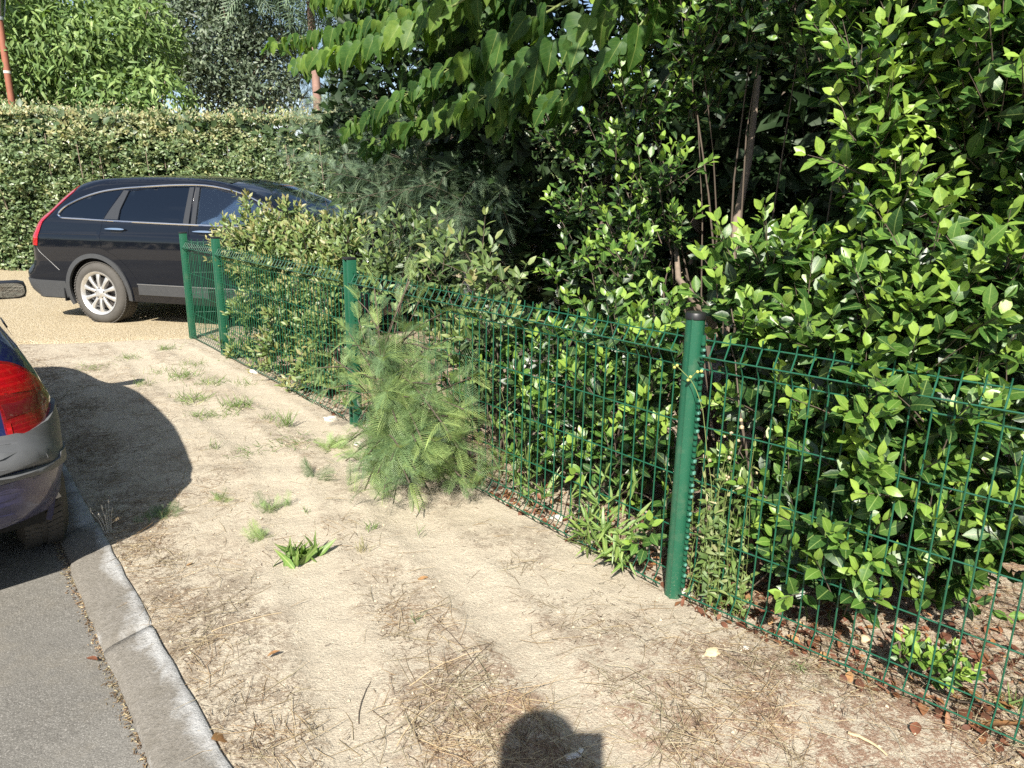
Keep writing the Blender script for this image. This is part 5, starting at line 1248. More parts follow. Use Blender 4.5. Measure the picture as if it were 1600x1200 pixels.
# ---- trees beyond the hedge
def far_tree(name, label, base, trunk_h, blobs, mat, tpl, n, size, droop=0.0, trunk_r=0.14, tmat='bark', tint=(0.5, 0.22), ratio=1.0, hollow=0.45):
    L = Leaves(); tot = sum(b[1]**2 for b in blobs); ends = []
    for c, R in blobs:
        k = int(n*R*R/tot); u = rvec(k); u[:, 1] -= 0.25; u = unit(u)
        lump = 0.75+0.5*fbm(u[:, 0]*2.5+c[0], u[:, 2]*2.5+c[2]+u[:, 1]*2, 3, 21)
        q = np.array(c)+u*(R*lump*RNG.uniform(hollow, 1.0, k)**0.5)[:, None]*[1, 1, 0.85]
        d = unit(rvec(k)+np.array([0, 0, -droop])+u*0.4)
        L.add(q, d, unit(LIGHT*0.5+u*0.3+rvec(k)*0.6), RNG.uniform(0.7, 1.3, k)*size, RNG.uniform(0.7, 1.3, k)*size*ratio, np.clip(RNG.normal(*tint, k)+0.3*(lump-1), 0, 1))
        for e in q[RNG.integers(0, k, 10)]: ends.append((np.array(c)-[0, 0, R*0.4], e))
    x, y = base; th = trunk_h
    tk = [([(x, y, -0.1), (x+0.1, y, th*0.5), (x, y, th)], [trunk_r, trunk_r*0.85, trunk_r*0.6])]
    for c, R in blobs: ends.append((np.array([x, y, th*0.9]), np.array(c)-[0, 0, R*0.4]))
    P0 = np.array([e[0] for e in ends]); P1 = np.array([e[1] for e in ends])
    plant(name, label, 'tree', (x, y, 0), L, mat, tpl, (P0, P1, np.full(len(P0), .035), np.full(len(P0), .012)), 'bark' if tmat == 'bark' else 'pinebark', trunks=tk, trunk_mat=tmat, nmax=0)
A_ = lambda px, py, Y: tuple(at(px, py, Y))
far_tree('walnut_tree', 'light green broad leaved tree behind the left end of the hedge', tuple(at(110, 300, 17)[:2]), 2.6, [(A_(60, 90, 16.5), 1.35), (A_(150, 100, 16.5), 1.4), (A_(210, 60, 17), 1.1), (A_(110, 30, 17), 1.4), (A_(30, 40, 17), 1.2), (A_(250, 150, 16.2), 0.7), (A_(20, 140, 16), 0.9), (A_(180, 160, 16), 0.8), (A_(-60, 80, 17), 1.4)], 'walnut', 'long', 17000, 0.19, 0.6, ratio=1.25, tint=(0.55, 0.22))
far_tree('grey_oak_tree', 'grey green small leaved tree behind the middle of the hedge', tuple(at(330, 300, 21)[:2]), 3.0, [(A_(320, 60, 20.5), 1.6), (A_(380, 100, 20), 1.5), (A_(280, 20, 21), 1.6), (A_(250, 90, 20.5), 1.1), (A_(400, 40, 21), 1.3), (A_(340, 130, 19.8), 1.0), (A_(410, 150, 19.5), 0.9), (A_(330, -40, 21), 1.5), (A_(230, -30, 21), 1.4)], 'oak', 'small', 26000, 0.14, 0.0, tint=(0.5, 0.26))
far_tree('red_pine_tree', 'tall pine with a reddish trunk right of the grey green tree', tuple(at(492, 200, 19)[:2]), 7.5, [(A_(520, -60, 19), 1.3), (A_(450, -110, 19.5), 1.5), (A_(560, 20, 19), 0.8), (A_(600, -40, 19), 1.2), (A_(395, -70, 19), 0.8)], 'mimosa_blue', 'frond_far', 700, 0.9, 0.8, trunk_r=0.125, tmat='pinebark', tint=(0.4, 0.2))
far_tree('wispy_mimosa_tree', 'wispy grey mimosa with open sky through it beyond the hedge', tuple(at(445, 200, 24)[:2]), 3.6, [(A_(430, 90, 24), 1.2), (A_(470, 130, 23.5), 1.1), (A_(440, 40, 24), 0.9), (A_(400, 120, 24), 1.0), (A_(520, 120, 24), 1.3), (A_(480, 60, 24), 0.8)], 'mimosa_blue', 'frond_far', 900, 0.42, 0.6, tint=(0.6, 0.2), hollow=.2)
for px, Y, R, lb in ((-160, 24, 3.4, 'broad tree past the left edge behind the light green tree'), (150, 30, 3.6, 'dark tree showing in gaps behind the light green tree'), (560, 30, 2.6, 'dark tree far behind the feathery mimosa'), (760, 22, 3.6, 'dark tree hidden behind the overhanging mulberry'), (1150, 18, 3.6, 'dark tree hidden behind the shrubs on the right')):
    b = at(px, 320, Y); far_tree('broadleaf_tree', lb, tuple(b[:2]), 2.5, [((b[0], Y, 3.2), R*0.75), ((b[0]-R*.6, Y, 2.4), R*0.6), ((b[0]+R*.6, Y+.3, 2.5), R*0.6), ((b[0], Y+.4, 4.6), R*0.5)], 'oak', 'small', 7000, 0.26, 0.0, tint=(0.35, 0.2))
for x, y, R, lb in ((-9, -17, 3.4, 'unseen leafy tree added on the left behind the camera for car reflections'), (-2, -19, 3.0, 'unseen leafy tree added straight behind the camera for car reflections'), (6, -18, 3.3, 'unseen leafy tree added on the right behind the camera for car reflections')):
    far_tree('broadleaf_tree', lb, (x, y), 2.2, [((x, y, 3.6), R*0.75), ((x-R*.6, y, 2.8), R*0.6), ((x+R*.6, y+.3, 2.9), R*0.6)], 'oak', 'small', 4000, 0.32, 0.0, tint=(0.35, 0.2))  # unseen trees added to give the car paint a dark reflection
# far wooded skyline all round
def woods():
    L = Leaves(); n = 16000; a = RNG.uniform(0, 2*np.pi, n); r = RNG.uniform(48, 62, n)
    top = 2.2+2.6*fbm(np.cos(a)*9+20, np.sin(a)*9+20, 3, 5)
    z = RNG.uniform(0, 1, n)*top
    P = np.stack([np.cos(a)*r, np.sin(a)*r, z], 1)
    L.add(P, rvec(n), unit(LIGHT*0.5+rvec(n)), RNG.uniform(0.7, 1.5, n), RNG.uniform(0.8, 1.6, n), np.clip(RNG.normal(0.35, 0.2, n), 0, 1))
    p, d, nn, l, w, t = L.get()
    V, F, TT = scatter_mesh(T['small'], RNG.integers(0, 3, n), p, frames(d, nn), l, w, t)
    tag(obj_np('far_woods', V, F, M['oak'], attrs=TT), kind='stuff')
woods()

# ------------------------------------------------------------------ bamboo shoots, weeds and tufts
bb = FA + FD1*0.42 - FN1*0.02; bbase = gnd(*bb)
L = Leaves(); ST = []
for px, py, off in ((905, 745, .05), (950, 730, .03), (985, 760, .02), (925, 800, -.03), (965, 800, -.05), (1000, 800, -.03), (890, 790, .0), (940, 845, -.08), (975, 850, -.09), (1010, 840, -.06), (955, 870, -.10), (990, 880, -.08), (915, 760, .06), (1005, 740, .06), (930, 775, -.02), (980, 820, -.07), (900, 820, -.04)):
    tipp = fp(px, py, off); b0 = np.array(bbase)+np.array([*(FD1*RNG.uniform(-.18, .22)), 0]); n = 9
    mid = (b0+tipp)/2+RNG.normal(0, .015, 3)
    for i in range(6):
        a = (1-i/6)**2*b0+2*(i/6)*(1-i/6)*mid+(i/6)**2*tipp; j = (i+1)/6; e = (1-j)**2*b0+2*j*(1-j)*mid+j*j*tipp
        ST.append((a[None], e[None], 0.0016))
    ax = unit(tipp-mid); t = RNG.uniform(0.45, 1.0, n)[:, None]; P = mid+(tipp-mid)*((t-0.45)/0.55)
    d = unit(ax*0.35+rvec(n)*0.9+np.array([0, 0, 0.05])-np.array([*FN1, 0])*0.35); l = RNG.uniform(0.055, 0.10, n)
    L.add(P, d, unit(LIGHT*0.8+rvec(n)*0.4), l, l*1.05, np.clip(RNG.normal(0.55, 0.2, n), 0, 1))
plant('bamboo_shoots', 'young bamboo shoots with narrow pointed leaves at the foot of the mesh', 'bamboo', bbase, L, 'bamboo', 'blade', stem_arrays(ST), 'greenstem', nmax=200, minpx=12)
# a second patch of narrow leaves further left
bb = FA + FD1*0.98 + FN1*0.06; bb2 = gnd(*bb); L = Leaves(); ST = []
for px, py, off in ((770, 640, .08), (790, 690, .05), (800, 730, .04), (840, 740, .05), (760, 690, .03), (820, 690, .08), (780, 600, .1), (850, 770, .02), (870, 760, .05)):
    tipp = fp(px, py, off); b0 = np.array(bb2)+np.array([*(FD1*RNG.uniform(-.25, .15)), 0]); n = 7
    ST.append((b0[None], tipp[None], 0.0015)); t = RNG.uniform(0.4, 1.0, n)[:, None]; P = b0+(tipp-b0)*t
    d = unit(np.array([0, 0, 0.6])+rvec(n)*0.8); l = RNG.uniform(0.08, 0.13, n)
    L.add(P, d, unit(LIGHT*0.8+rvec(n)*0.5), l, l*0.8, np.clip(RNG.normal(0.35, 0.2, n), 0, 1))
plant('bamboo_shoots', 'thin dark bamboo shoots just inside the mesh beside the feathery sapling', 'bamboo', bb2, L, 'bamboo', 'blade', stem_arrays(ST), 'greenstem', nmax=80, minpx=12)
# weed climbing beside the round post
wp = FA + FD2*0.10 + FN2*0.01; wb = gnd(*wp); L = Leaves(); ST = []; buds = MB()
for i in range(34):
    b0 = np.array(wb)+np.array([*(FD2*RNG.uniform(-.05, .16)+FN2*RNG.uniform(-.03, .05)), 0]); h = RNG.uniform(.18, .55) if i > 9 else RNG.uniform(.5, .72)
    tipp = b0+[*(FD2*RNG.normal(-.01, .06)), h]; mid = (b0+tipp)/2+[*(FD2*RNG.normal(0, .05)-FN2*RNG.uniform(-.02, .05)), 0]
    for k in range(7):
        q = lambda u: (1-u)**2*b0+2*u*(1-u)*mid+u*u*tipp
        a, e = q(k/7), q((k+1)/7); ST.append((a[None], e[None], 0.0011))
    n = 26 if i > 9 else 14; u = RNG.uniform(.1, 1, n)[:, None]; P = (1-u)**2*b0+2*u*(1-u)*mid+u*u*tipp
    l = RNG.uniform(.018, .045, n); L.add(P, unit(rvec(n)+[0, 0, .35]), unit(LIGHT+rvec(n)*.6), l, l*RNG.uniform(0.9, 1.7, n), np.clip(RNG.normal(.30 if i > 9 else .5, .2, n), 0, 1))
    if i < 8:
        for k in range(2): bmesh.ops.create_icosphere(buds.bm, subdivisions=1, radius=RNG.uniform(.004, .009), matrix=Matrix.Translation((tipp+RNG.normal(0, .012, 3)-np.array(wb)).tolist()))
wr = plant('climbing_weed', 'straggly green weed with dry seed heads climbing beside the round post', 'weed', wb, L, 'grass', 'long', stem_arrays(ST), 'greenstem', nmax=0)
o = buds.build('seed_heads', M['strawplain'], wr); o['kind'] = 'stuff'
# thin vine with yellow buds across the face of the post
vb = gnd(*(FA - FN1*0.02 + FD2*0.06)); vr = thing('vine_tendril', 'thin vine tendril with yellow buds across the front of the round post', 'vine', vb)
pts = [fp(1098, 640, -.045), fp(1088, 610, -.05), fp(1078, 592, -.055), fp(1068, 582, -.06), fp(1058, 572, -.06)]
p2 = [fp(1078, 592, -.055), fp(1088, 581, -.05), fp(1096, 580, -.045)]
p3 = [np.array(vb), fp(1110, 800, -.01), fp(1104, 700, -.03), fp(1098, 640, -.045)]
mb = MB()
for q in (pts, p2, p3): mb.tube([tuple(p-np.array(vb)) for p in dens(q, .02, True, False)], 0.0013, 5)
mb.build('stem', M['greenstem'], vr)
mb = MB()
for p in (fp(1058, 571, -.06), fp(1054, 574, -.06), fp(1075, 594, -.055), fp(1079, 589, -.055), fp(1090, 581, -.05), fp(1096, 580, -.045)):
    bmesh.ops.create_icosphere(mb.bm, subdivisions=2, radius=.0055, matrix=Matrix.Translation((p-np.array(vb)).tolist()))
o = mb.build('buds', plain('yellow_bud', (0.42, 0.42, 0.10), 0.6), vr); o['kind'] = 'stuff'

def tuft(px, py, label, n=40, h=0.07, spread=0.05, tint=0.3, w=1.0, tpl='grass', mat='grass', name='grass_tuft', cat='grass tuft', flat=0.5, nmax=0, group=None):
    g = at(px, py, 1.0); t = CAMZ/(CAMZ-g[2]); p = np.array([0, 0, CAMZ])+(g-np.array([0, 0, CAMZ]))*t; b = gnd(p[0], p[1])
    L = Leaves(); q = np.array(b)+np.concatenate([RNG.normal(0, spread*0.5, (n, 2)), np.full((n, 1), -.004)], 1)
    d = unit(rvec(n)*[1, 1, .3]*flat+[0, 0, 1.0-0.5*flat]); l = h*RNG.uniform(.5, 1.3, n)
    L.add(q, d, unit(rvec(n)+LIGHT*.3), l, l*w, np.clip(RNG.normal(tint, .13, n), 0, 1))
    plant(name, label, cat, b, L, mat, tpl, nmax=nmax, minpx=14, group=group)
tuft(470, 872, 'bright broad bladed weed standing alone on the open sand', 44, .095, .075, .42, 1.5, 'blade', 'bamboo', 'weed', 'weed', .75, nmax=30)
tuft(425, 795, 'small feathery green seedling above the bright broad bladed weed', 26, .07, .05, .6, .9, 'frond', 'mimosa', 'mimosa_seedling', 'seedling', .9, nmax=20)
tuft(406, 840, 'small feathery yellowish seedling left of the bright broad bladed weed', 18, .06, .04, .75, .9, 'frond', 'mimosa', 'mimosa_seedling', 'seedling', .8, nmax=15)
tuft(346, 783, 'pale green ferny seedling between the car shadow and the open sand', 14, .05, .03, .8, .9, 'frond', 'mimosa', 'mimosa_seedling', 'seedling', .9)
tuft(250, 806, 'flat mossy green tuft at the rounded edge of the car shadow', 40, .05, .06, .3, 1.1, 'frond', 'mimosa', 'mimosa_seedling', 'seedling', 1.1)
tuft(520, 700, 'yellow green ferny seedling beside the reddish creeping weed', 26, .09, .07, .85, .9, 'frond', 'mimosa', 'mimosa_seedling', 'seedling', .9)
tuft(495, 748, 'thin blue green seedling on bare sand left of the feathery sapling', 12, .09, .07, .3, .9, 'frond', 'mimosa', 'mimosa_seedling', 'seedling', 1.0)
tuft(640, 745, 'ferny seedling under the lower right fronds of the feathery sapling', 24, .09, .09, .6, .9, 'frond', 'mimosa', 'mimosa_seedling', 'seedling', .9)
tuft(455, 695, 'low creeping weed with reddish stems left of the feathery sapling', 150, .045, .17, .12, 1.6, 'grass', 'grass', 'weed', 'weed', 1.1)
tuft(445, 668, 'tall thin grass tuft behind the reddish creeping weed', 46, .11, .05, .3, .8)
tuft(580, 828, 'green grass tuft with dry blades on the wheel rut', 20, .05, .03, .2, 1.6)
tuft(566, 862, 'bleached dry tuft in front of the green one on the wheel rut', 30, .06, .03, .9, .9)
tuft(480, 800, 'tiny green sprig right of the feathery seedlings', 8, .04, .02, .2, 1.4)
tuft(337, 705, 'dark star shaped grass tuft right of the car shadow', 22, .06, .03, .15, 1.2)
tuft(380, 712, 'long flat grass tuft right of the star shaped one', 40, .06, .09, .2, 1.0, flat=1.0)
tuft(655, 838, 'single green sprig on bare sand beyond the wheel rut', 6, .05, .02, .2, 1.2)
tuft(655, 968, 'tiny dark sprig on the sand in the foreground', 9, .04, .02, .1, 1.2)
tuft(1245, 1052, 'small grey green sprig in front of the right panel', 14, .05, .03, .3, 1.2)
tuft(1590, 1110, 'green sprig at the right edge behind the mesh', 20, .09, .05, .3, 1.3)
for i, (px, py, n, h, s_) in enumerate(((300, 625, 60, .07, .10), (315, 650, 40, .06, .08), (372, 636, 60, .07, .10), (288, 588, 60, .07, .13), (352, 648, 30, .05, .08), (262, 546, 40, .06, .08), (330, 600, 50, .06, .12), (225, 600, 30, .05, .08), (385, 600, 30, .05, .1), (250, 580, 30, .05, .1), (200, 560, 40, .05, .12), (140, 575, 40, .05, .15), (420, 655, 24, .05, .06), (300, 570, 36, .05, .10))):
    tuft(px, py, ('grass tuft nearest the middle of the row right of the car shadow', 'grass tuft just below the middle of the row', 'grass tuft nearest the wire of the middle mesh', 'wide thin grass patch between car shadow and end post', 'short grass tuft left of the tuft by the wire', 'grass tuft on the sand just before the end post', 'long low grass patch above the middle of the row', 'grass tuft touching the tip of the mirror shadow', 'sparse grass tuft beside the slotted corner post', 'grass tuft between the mirror shadow and the end post', 'grass patch at the edge of the gravel left of the end post', 'grass patch beside the navy car near the gravel', 'tiny grass tuft above the tall thin grass', 'faint grass patch right of the mirror shadow')[i], n*2, h*1.25, s_*1.1, .34, 1.0, flat=.9, group='thin grass tufts towards the gravel drive')
# dry flowering stalks on the kerb edge
kb = at(165, 832, 1.0); t = CAMZ/(CAMZ-kb[2]); kb = np.array([0, 0, CAMZ])+(kb-[0, 0, CAMZ])*t; kb = gnd(kb[0]+.01, kb[1]+.01)
ks = thing('dry_stalks', 'pale dry grass stalks with seed heads growing at the kerb edge', 'grass tuft', kb)
for i in range(9):
    h = random.uniform(.05, .13); dx, dy = random.gauss(0, .025), random.gauss(0, .02)
    o = MB().tube([(dx*.3, dy*.3, -.01), (dx*.7, dy*.6, h*.6), (dx*1.2, dy, h)], [.0014, .0011, .0008], 5).build('stalk', M['whitestone'], ks)
    if i < 5: MB().lathe([(0, -.012), (.0035, -.004), (.0028, .008), (0, .014)], 7, 'Z', (dx*1.25, dy*1.04, h+.008)).build('seed_head', M['whitestone'], ks)

# ------------------------------------------------------------------ litter on the ground
def ground_px(px, py, z=0.0):
    r = CR @ np.array([px-800.0, 600.0-py, -FPX]); t = (z-CAMZ)/r[2]; return np.array([0, 0, CAMZ])+r*t
def stone(px, py, sx, sy, sz, label, mat='stone', rz=0.3):
    g = ground_px(px, py); b = gnd(g[0], g[1]); m = MB(); bmesh.ops.create_icosphere(m.bm, subdivisions=3, radius=1.0)
    sd = random.random()*50
    for v in m.bm.verts:
        f = 1+0.5*(vnoise(np.array([v.co.x*1.3+sd]), np.array([v.co.y*1.3+v.co.z*2]), 4)[0]-.5)+.12*(vnoise(np.array([v.co.x*5+sd]), np.array([v.co.y*5+v.co.z*4]), 6)[0]-.5)
        v.co = Vector((v.co.x*f*sx, v.co.y*f*sy, max(v.co.z*f, -.5)*sz))
    o = m.build('stone', M[mat], None, True, 30); o.location = (b[0], b[1], b[2]+sz*.3); o.rotation_euler = (0.1, 0.15, rz)
    return tag(o, label, 'stone')
stone(1113, 1022, .030, .020, .013, 'flat pale yellow stone on the sand left of the right panel')
stone(517, 657, .05, .03, .025, 'white stone at the foot of the fence behind the feathery sapling', 'whitestone')
stone(397, 582, .05, .03, .02, 'white stone under the bottom wire near the slotted post', 'whitestone')
stone(560, 695, .03, .02, .015, 'small white stone between the creeping weed and the sapling', 'whitestone')
stone(870, 812, .035, .02, .016, 'white stone under the bottom wire beside the bamboo shoots', 'whitestone')
stone(1068, 925, .045, .018, .014, 'long white stone against the foot of the round post', 'whitestone', -.6)
stone(1350, 1000, .02, .015, .012, 'yellow stone among dead leaves inside the right panel')
stone(1165, 1015, .012, .010, .008, 'small white pebble right of the flat yellow stone', 'whitestone')
DL = [mesh_np('fallen_leaf', tv*np.array([.55+.1*k, 1, 1])+[0, -.5, 0.02], tf, M['litter'], True, {'tint': np.full(len(tv), tl), 'lu': tv[:, 0], 'lv': tv[:, 1]}) for k, (tv, tf, tr) in enumerate(T['laurel']+T['laurel']) for tl in (0.15, 0.35, 0.5, 0.8)]
def dead(px, py, size, tl, label, group=None, z=0.0):
    g = ground_px(px, py); h = float(ground_h(g[0], g[1])) if g[0]*KN[0]+g[1]*KN[1] < -.41 else z
    o = bpy.data.objects.new('fallen_leaf', DL[random.randrange(8)*4+tl]); link(o)
    o.location = (g[0], g[1], h+.006+.010*random.random()); o.rotation_euler = (random.gauss(0, .3), random.gauss(0, .3), random.random()*6.28); o.scale = (size,)*3
    return tag(o, label, 'leaf', group)
dead(1077, 934, .055, 3, 'orange dead leaf at the foot of the round post')
dead(1045, 915, .05, 0, 'dark red dead leaf just left of the round post foot')
dead(350, 1152, .075, 3, 'long orange dead leaf on the edge of the kerb')
dead(428, 1026, .045, 3, 'curled orange dead leaf alone on the sand')
dead(141, 1015, .04, 1, 'small red dead leaf lying on the road', None, RZ)
dead(660, 906, .045, 3, 'orange dead leaf on the sand in the wheel rut')
dead(1515, 1090, .13, 3, 'large orange dead leaf beside the laurel seedling')
dead(1545, 1140, .22, 3, 'long pale dead leaf propped under the right mesh')
dead(1430, 1145, .05, 1, 'reddish dead leaf lying on straw in front of the right mesh')
dead(295, 880, .035, 3, 'small pale dead leaf on the sand near the kerb')
k = 0
while k < 230:                                       # the strip of dead leaves along and behind the fence
    if k < 175:
        u = random.uniform(.06, 1.9); off = abs(random.gauss(.02, .28))-.06; p = FA + FD2*u + FN2*off
    else:
        u = random.uniform(.05, 1.3); off = abs(random.gauss(0, .10))-.02; p = FA + FD1*u + FN1*off
    b = gnd(p[0], p[1]); o = bpy.data.objects.new('fallen_leaf', DL[random.randrange(8)*4+random.choice((0, 0, 1, 1, 1, 2, 2, 3))]); link(o)
    o.location = (b[0], b[1], b[2]+.004+.012*random.random()); o.rotation_euler = (random.gauss(0, .35), random.gauss(0, .35), random.random()*6.28); o.scale = (random.uniform(.03, .07),)*3
    tone = {'0': 'dark brown', '1': 'reddish brown', '2': 'rusty', '3': 'pale tan'}[str([round(v, 2) for v in (0.15, 0.35, 0.5, 0.8)].index(round(o.data.attributes['tint'].data[0].value, 2)))]
    if k < 175:
        zone = 'close to the foot of the round post' if u < .45 else ('around the small laurel seedling' if u < 1.05 else 'at the right end of the mesh')
        tag(o, f'{tone} dead leaf in the litter {zone}', 'leaf', 'dead leaves under the right panel')
    else:
        zone = 'beside the bamboo shoots' if u < .7 else 'towards the feathery sapling'
        tag(o, f'{tone} dead leaf under the bottom wire {zone}', 'leaf', 'dead leaves under the left panel')
    k += 1
def straw():
    n = 330000; xx = RNG.uniform(-4.2, 2.4, n); yy = 1.15+6.0*RNG.random(n)**1.9
    d, r = debris_at(xx, yy); clump = fbm(xx*3.1, yy*3.1, 4, 55); c2 = fbm(xx*13, yy*13, 2, 57)
    keep = (RNG.random(n) < np.clip(0.025+0.35*np.clip((clump*0.6+c2*0.4-0.58)*7, 0, 1)+0.95*d*np.clip((clump*0.6+c2*0.4-0.38)*4.5, 0, 1.1), 0, 1)*(1-0.8*lane_at(xx, yy))) & (xx*KN[0]+yy*KN[1] < -.41)
    keep &= (xx-DRIVE_A[0])*DRIVE_N[0]+(yy-DRIVE_A[1])*DRIVE_N[1] < 0
    x, y, d, r, cl = xx[keep], yy[keep], d[keep], r[keep], clump[keep]; m = len(x)
    long_ = RNG.random(m) < 0.16
    l = np.where(long_, RNG.uniform(.05, .14, m), RNG.uniform(.004, .028, m)); a = RNG.uniform(0, 6.28, m)
    fr = np.clip((2.2-y)/.6, 0, 1)*np.clip((x+.5)/.5, 0, 1); l = l*(1+.4*fr)
    z = ground_h(x, y)+.002+RNG.exponential(.004, m)*(1+fr)
    P0 = np.stack([x, y, z], 1); dr = np.stack([np.cos(a), np.sin(a), RNG.normal(0, .06, m)], 1); P1 = P0+dr*l[:, None]*.5
    P1[:, 2] = np.maximum(P1[:, 2], ground_h(P1[:, 0], P1[:, 1])+.002)
    bend = RNG.normal(0, .25, m); dr2 = np.stack([np.cos(a+bend), np.sin(a+bend), RNG.normal(-.03, .05, m)], 1); P2 = P1+dr2*l[:, None]*.5
    P2[:, 2] = np.maximum(P2[:, 2], ground_h(P2[:, 0], P2[:, 1])+.001)
    rad = np.where(long_, RNG.uniform(.0005, .0011, m), RNG.uniform(.0003, .0010, m))
    tint = np.clip(np.where(long_, RNG.normal(.68, .18, m), RNG.normal(.32, .26, m))+.15*(fr*long_), 0, 1)
    V1, F1 = prisms(P0, P1, rad, rad); V2, F2 = prisms(P1, P2, rad, rad*.6); tt = np.repeat(tint, 6)
    o = obj_np('dry_straw', np.concatenate([V1, V2]), np.concatenate([F1, F2+len(V1)]), M['straw'], attrs={'tint': np.concatenate([tt, tt])})
    tag(o, kind='stuff')
straw()
def leaf_litter():
    n = 3200; side = RNG.random(n) < .62
    u = np.where(side, RNG.uniform(.0, 2.2, n), RNG.uniform(.05, 3.5, n)); off = np.where(side, np.abs(RNG.normal(0.05, .45, n))-.05, np.abs(RNG.normal(0.03, .35, n)))
    P = np.where(side[:, None], FA+FD2*u[:, None]+FN2*off[:, None], FA+FD1*u[:, None]+FN1*off[:, None])
    z = ground_h(P[:, 0], P[:, 1])+.003+RNG.exponential(.006, n); l = RNG.uniform(.012, .045, n)
    V, F, A = scatter_mesh(T['laurel'], RNG.integers(0, 4, n), np.concatenate([P, z[:, None]], 1), frames(rvec(n)*[1, 1, .25], np.array([0, 0, 1.0])+rvec(n)*.5), l, l*RNG.uniform(.6, 1.3, n), np.clip(RNG.normal(.32, .25, n), 0, 1))
    tag(obj_np('leaf_litter', V, F, M['litter'], attrs=A), kind='stuff')
leaf_litter()
def pebbles():
    n = 16000; x = RNG.uniform(-4.5, 2.5, n); y = 1.15+6.0*RNG.random(n)**1.5
    k_ = (x*KN[0]+y*KN[1] < -.41) & (RNG.random(n) < .25+.75*fbm(x*2, y*2, 3, 13)); x, y = x[k_], y[k_]; m = len(x)
    s_ = np.minimum(RNG.exponential(.0016, m)+.0012, .0065)
    oc = np.array([(1, 0, 0), (-1, 0, 0), (0, 1, 0), (0, -1, 0), (0, 0, .8), (0, 0, -.8)], float)
    f = np.array([(0, 2, 4), (2, 1, 4), (1, 3, 4), (3, 0, 4), (2, 0, 5), (1, 2, 5), (3, 1, 5), (0, 3, 5)])
    a = RNG.uniform(0, 6.28, m); ca, sa = np.cos(a), np.sin(a); v = oc[None]*s_[:, None, None]*RNG.uniform(.7, 1.4, (m, 6, 1))
    V = np.stack([v[..., 0]*ca[:, None]-v[..., 1]*sa[:, None]+x[:, None], v[..., 0]*sa[:, None]+v[..., 1]*ca[:, None]+y[:, None], v[..., 2]+(ground_h(x, y)+s_*.4)[:, None]], -1).reshape(-1, 3)
    tag(obj_np('sand_grit', V, (f[None]+(np.arange(m)*6)[:, None, None]).reshape(-1, 3), M['grit'], smooth=False), kind='stuff')
pebbles()
def gutter_grit():
    n = 2600; sv = RNG.uniform(-1, 4.2, n); dv = -.256+np.abs(RNG.normal(0, .014, n)); P = dv[:, None]*KN+sv[:, None]*KU
    a = RNG.uniform(0, 6.28, n); l = RNG.uniform(.002, .012, n); z = np.full(n, RZ+.002)+RNG.exponential(.002, n)
    P0 = np.stack([P[:, 0], P[:, 1], z], 1); P1 = P0+np.stack([np.cos(a), np.sin(a), RNG.normal(0, .1, n)], 1)*l[:, None]; r = RNG.uniform(.0007, .0026, n)
    V, F = prisms(P0, P1, r, r*.8); tag(obj_np('gutter_grit', V, F, M['straw'], attrs={'tint': np.repeat(np.clip(RNG.normal(.45, .25, n), 0, 1), 6)}), kind='stuff')
gutter_grit()
def twig(px0, py0, px1, py1, label, r=.0018, mat='twig', bow=.02, lift=.004):
    a, b = ground_px(px0, py0), ground_px(px1, py1); c = np.array(gnd(*a[:2])); q = []
    nrm = unit(np.array([-(b-a)[1], (b-a)[0]]))
    for t in np.linspace(0, 1, 9):
        p = a[:2]+(b-a)[:2]*t+nrm*bow*math.sin(math.pi*t)+RNG.normal(0, .001, 2); q.append((p[0]-c[0], p[1]-c[1], float(ground_h(*p))+r+lift*math.sin(math.pi*t)-c[2]))
    o = MB().tube(q, [r*(1.15-.5*t) for t in np.linspace(0, 1, 9)], 6).build('twig', M[mat], None); o.location = c.tolist()
    return tag(o, label, 'twig')
twig(660, 950, 765, 1085, 'long dark twig running across the sand beside the wheel rut', .0016)
twig(620, 1165, 700, 1090, 'pale straw stalk left of the shadow at the bottom', .0016, 'strawplain', .015)
twig(690, 1085, 770, 1000, 'thin leaning stalk above the shadow at the bottom', .0013, 'twig', -.01)
twig(640, 1075, 755, 1020, 'pale bent straw stalk in the middle foreground', .0017, 'strawplain', .02)
twig(905, 845, 955, 842, 'short dark stick on the sand in front of the bamboo shoots', .003, 'twig', .002)
twig(1325, 1150, 1385, 1185, 'grey forked stick on the brown litter near the right corner', .004, 'strawplain', .008)
twig(560, 1130, 580, 1060, 'thin dark stem standing out of the litter near the kerb', .0015, 'twig', .01)
twig(330, 985, 440, 960, 'pale straw lying across the grey litter near the kerb', .0014, 'strawplain', .006)
g = ground_px(895, 1188); o = MB().box((0, 0, 0), (.045, .02, .003), .4, .001).box((.02, .012, .004), (.02, .012, .003), 1.1, .001).build('paper_scrap', M['paper'], None); o.location = (*gnd(*g[:2])[:2], float(ground_h(*g[:2]))+.004)
tag(o, 'torn pale paper scrap in the shadow at the bottom', 'paper')

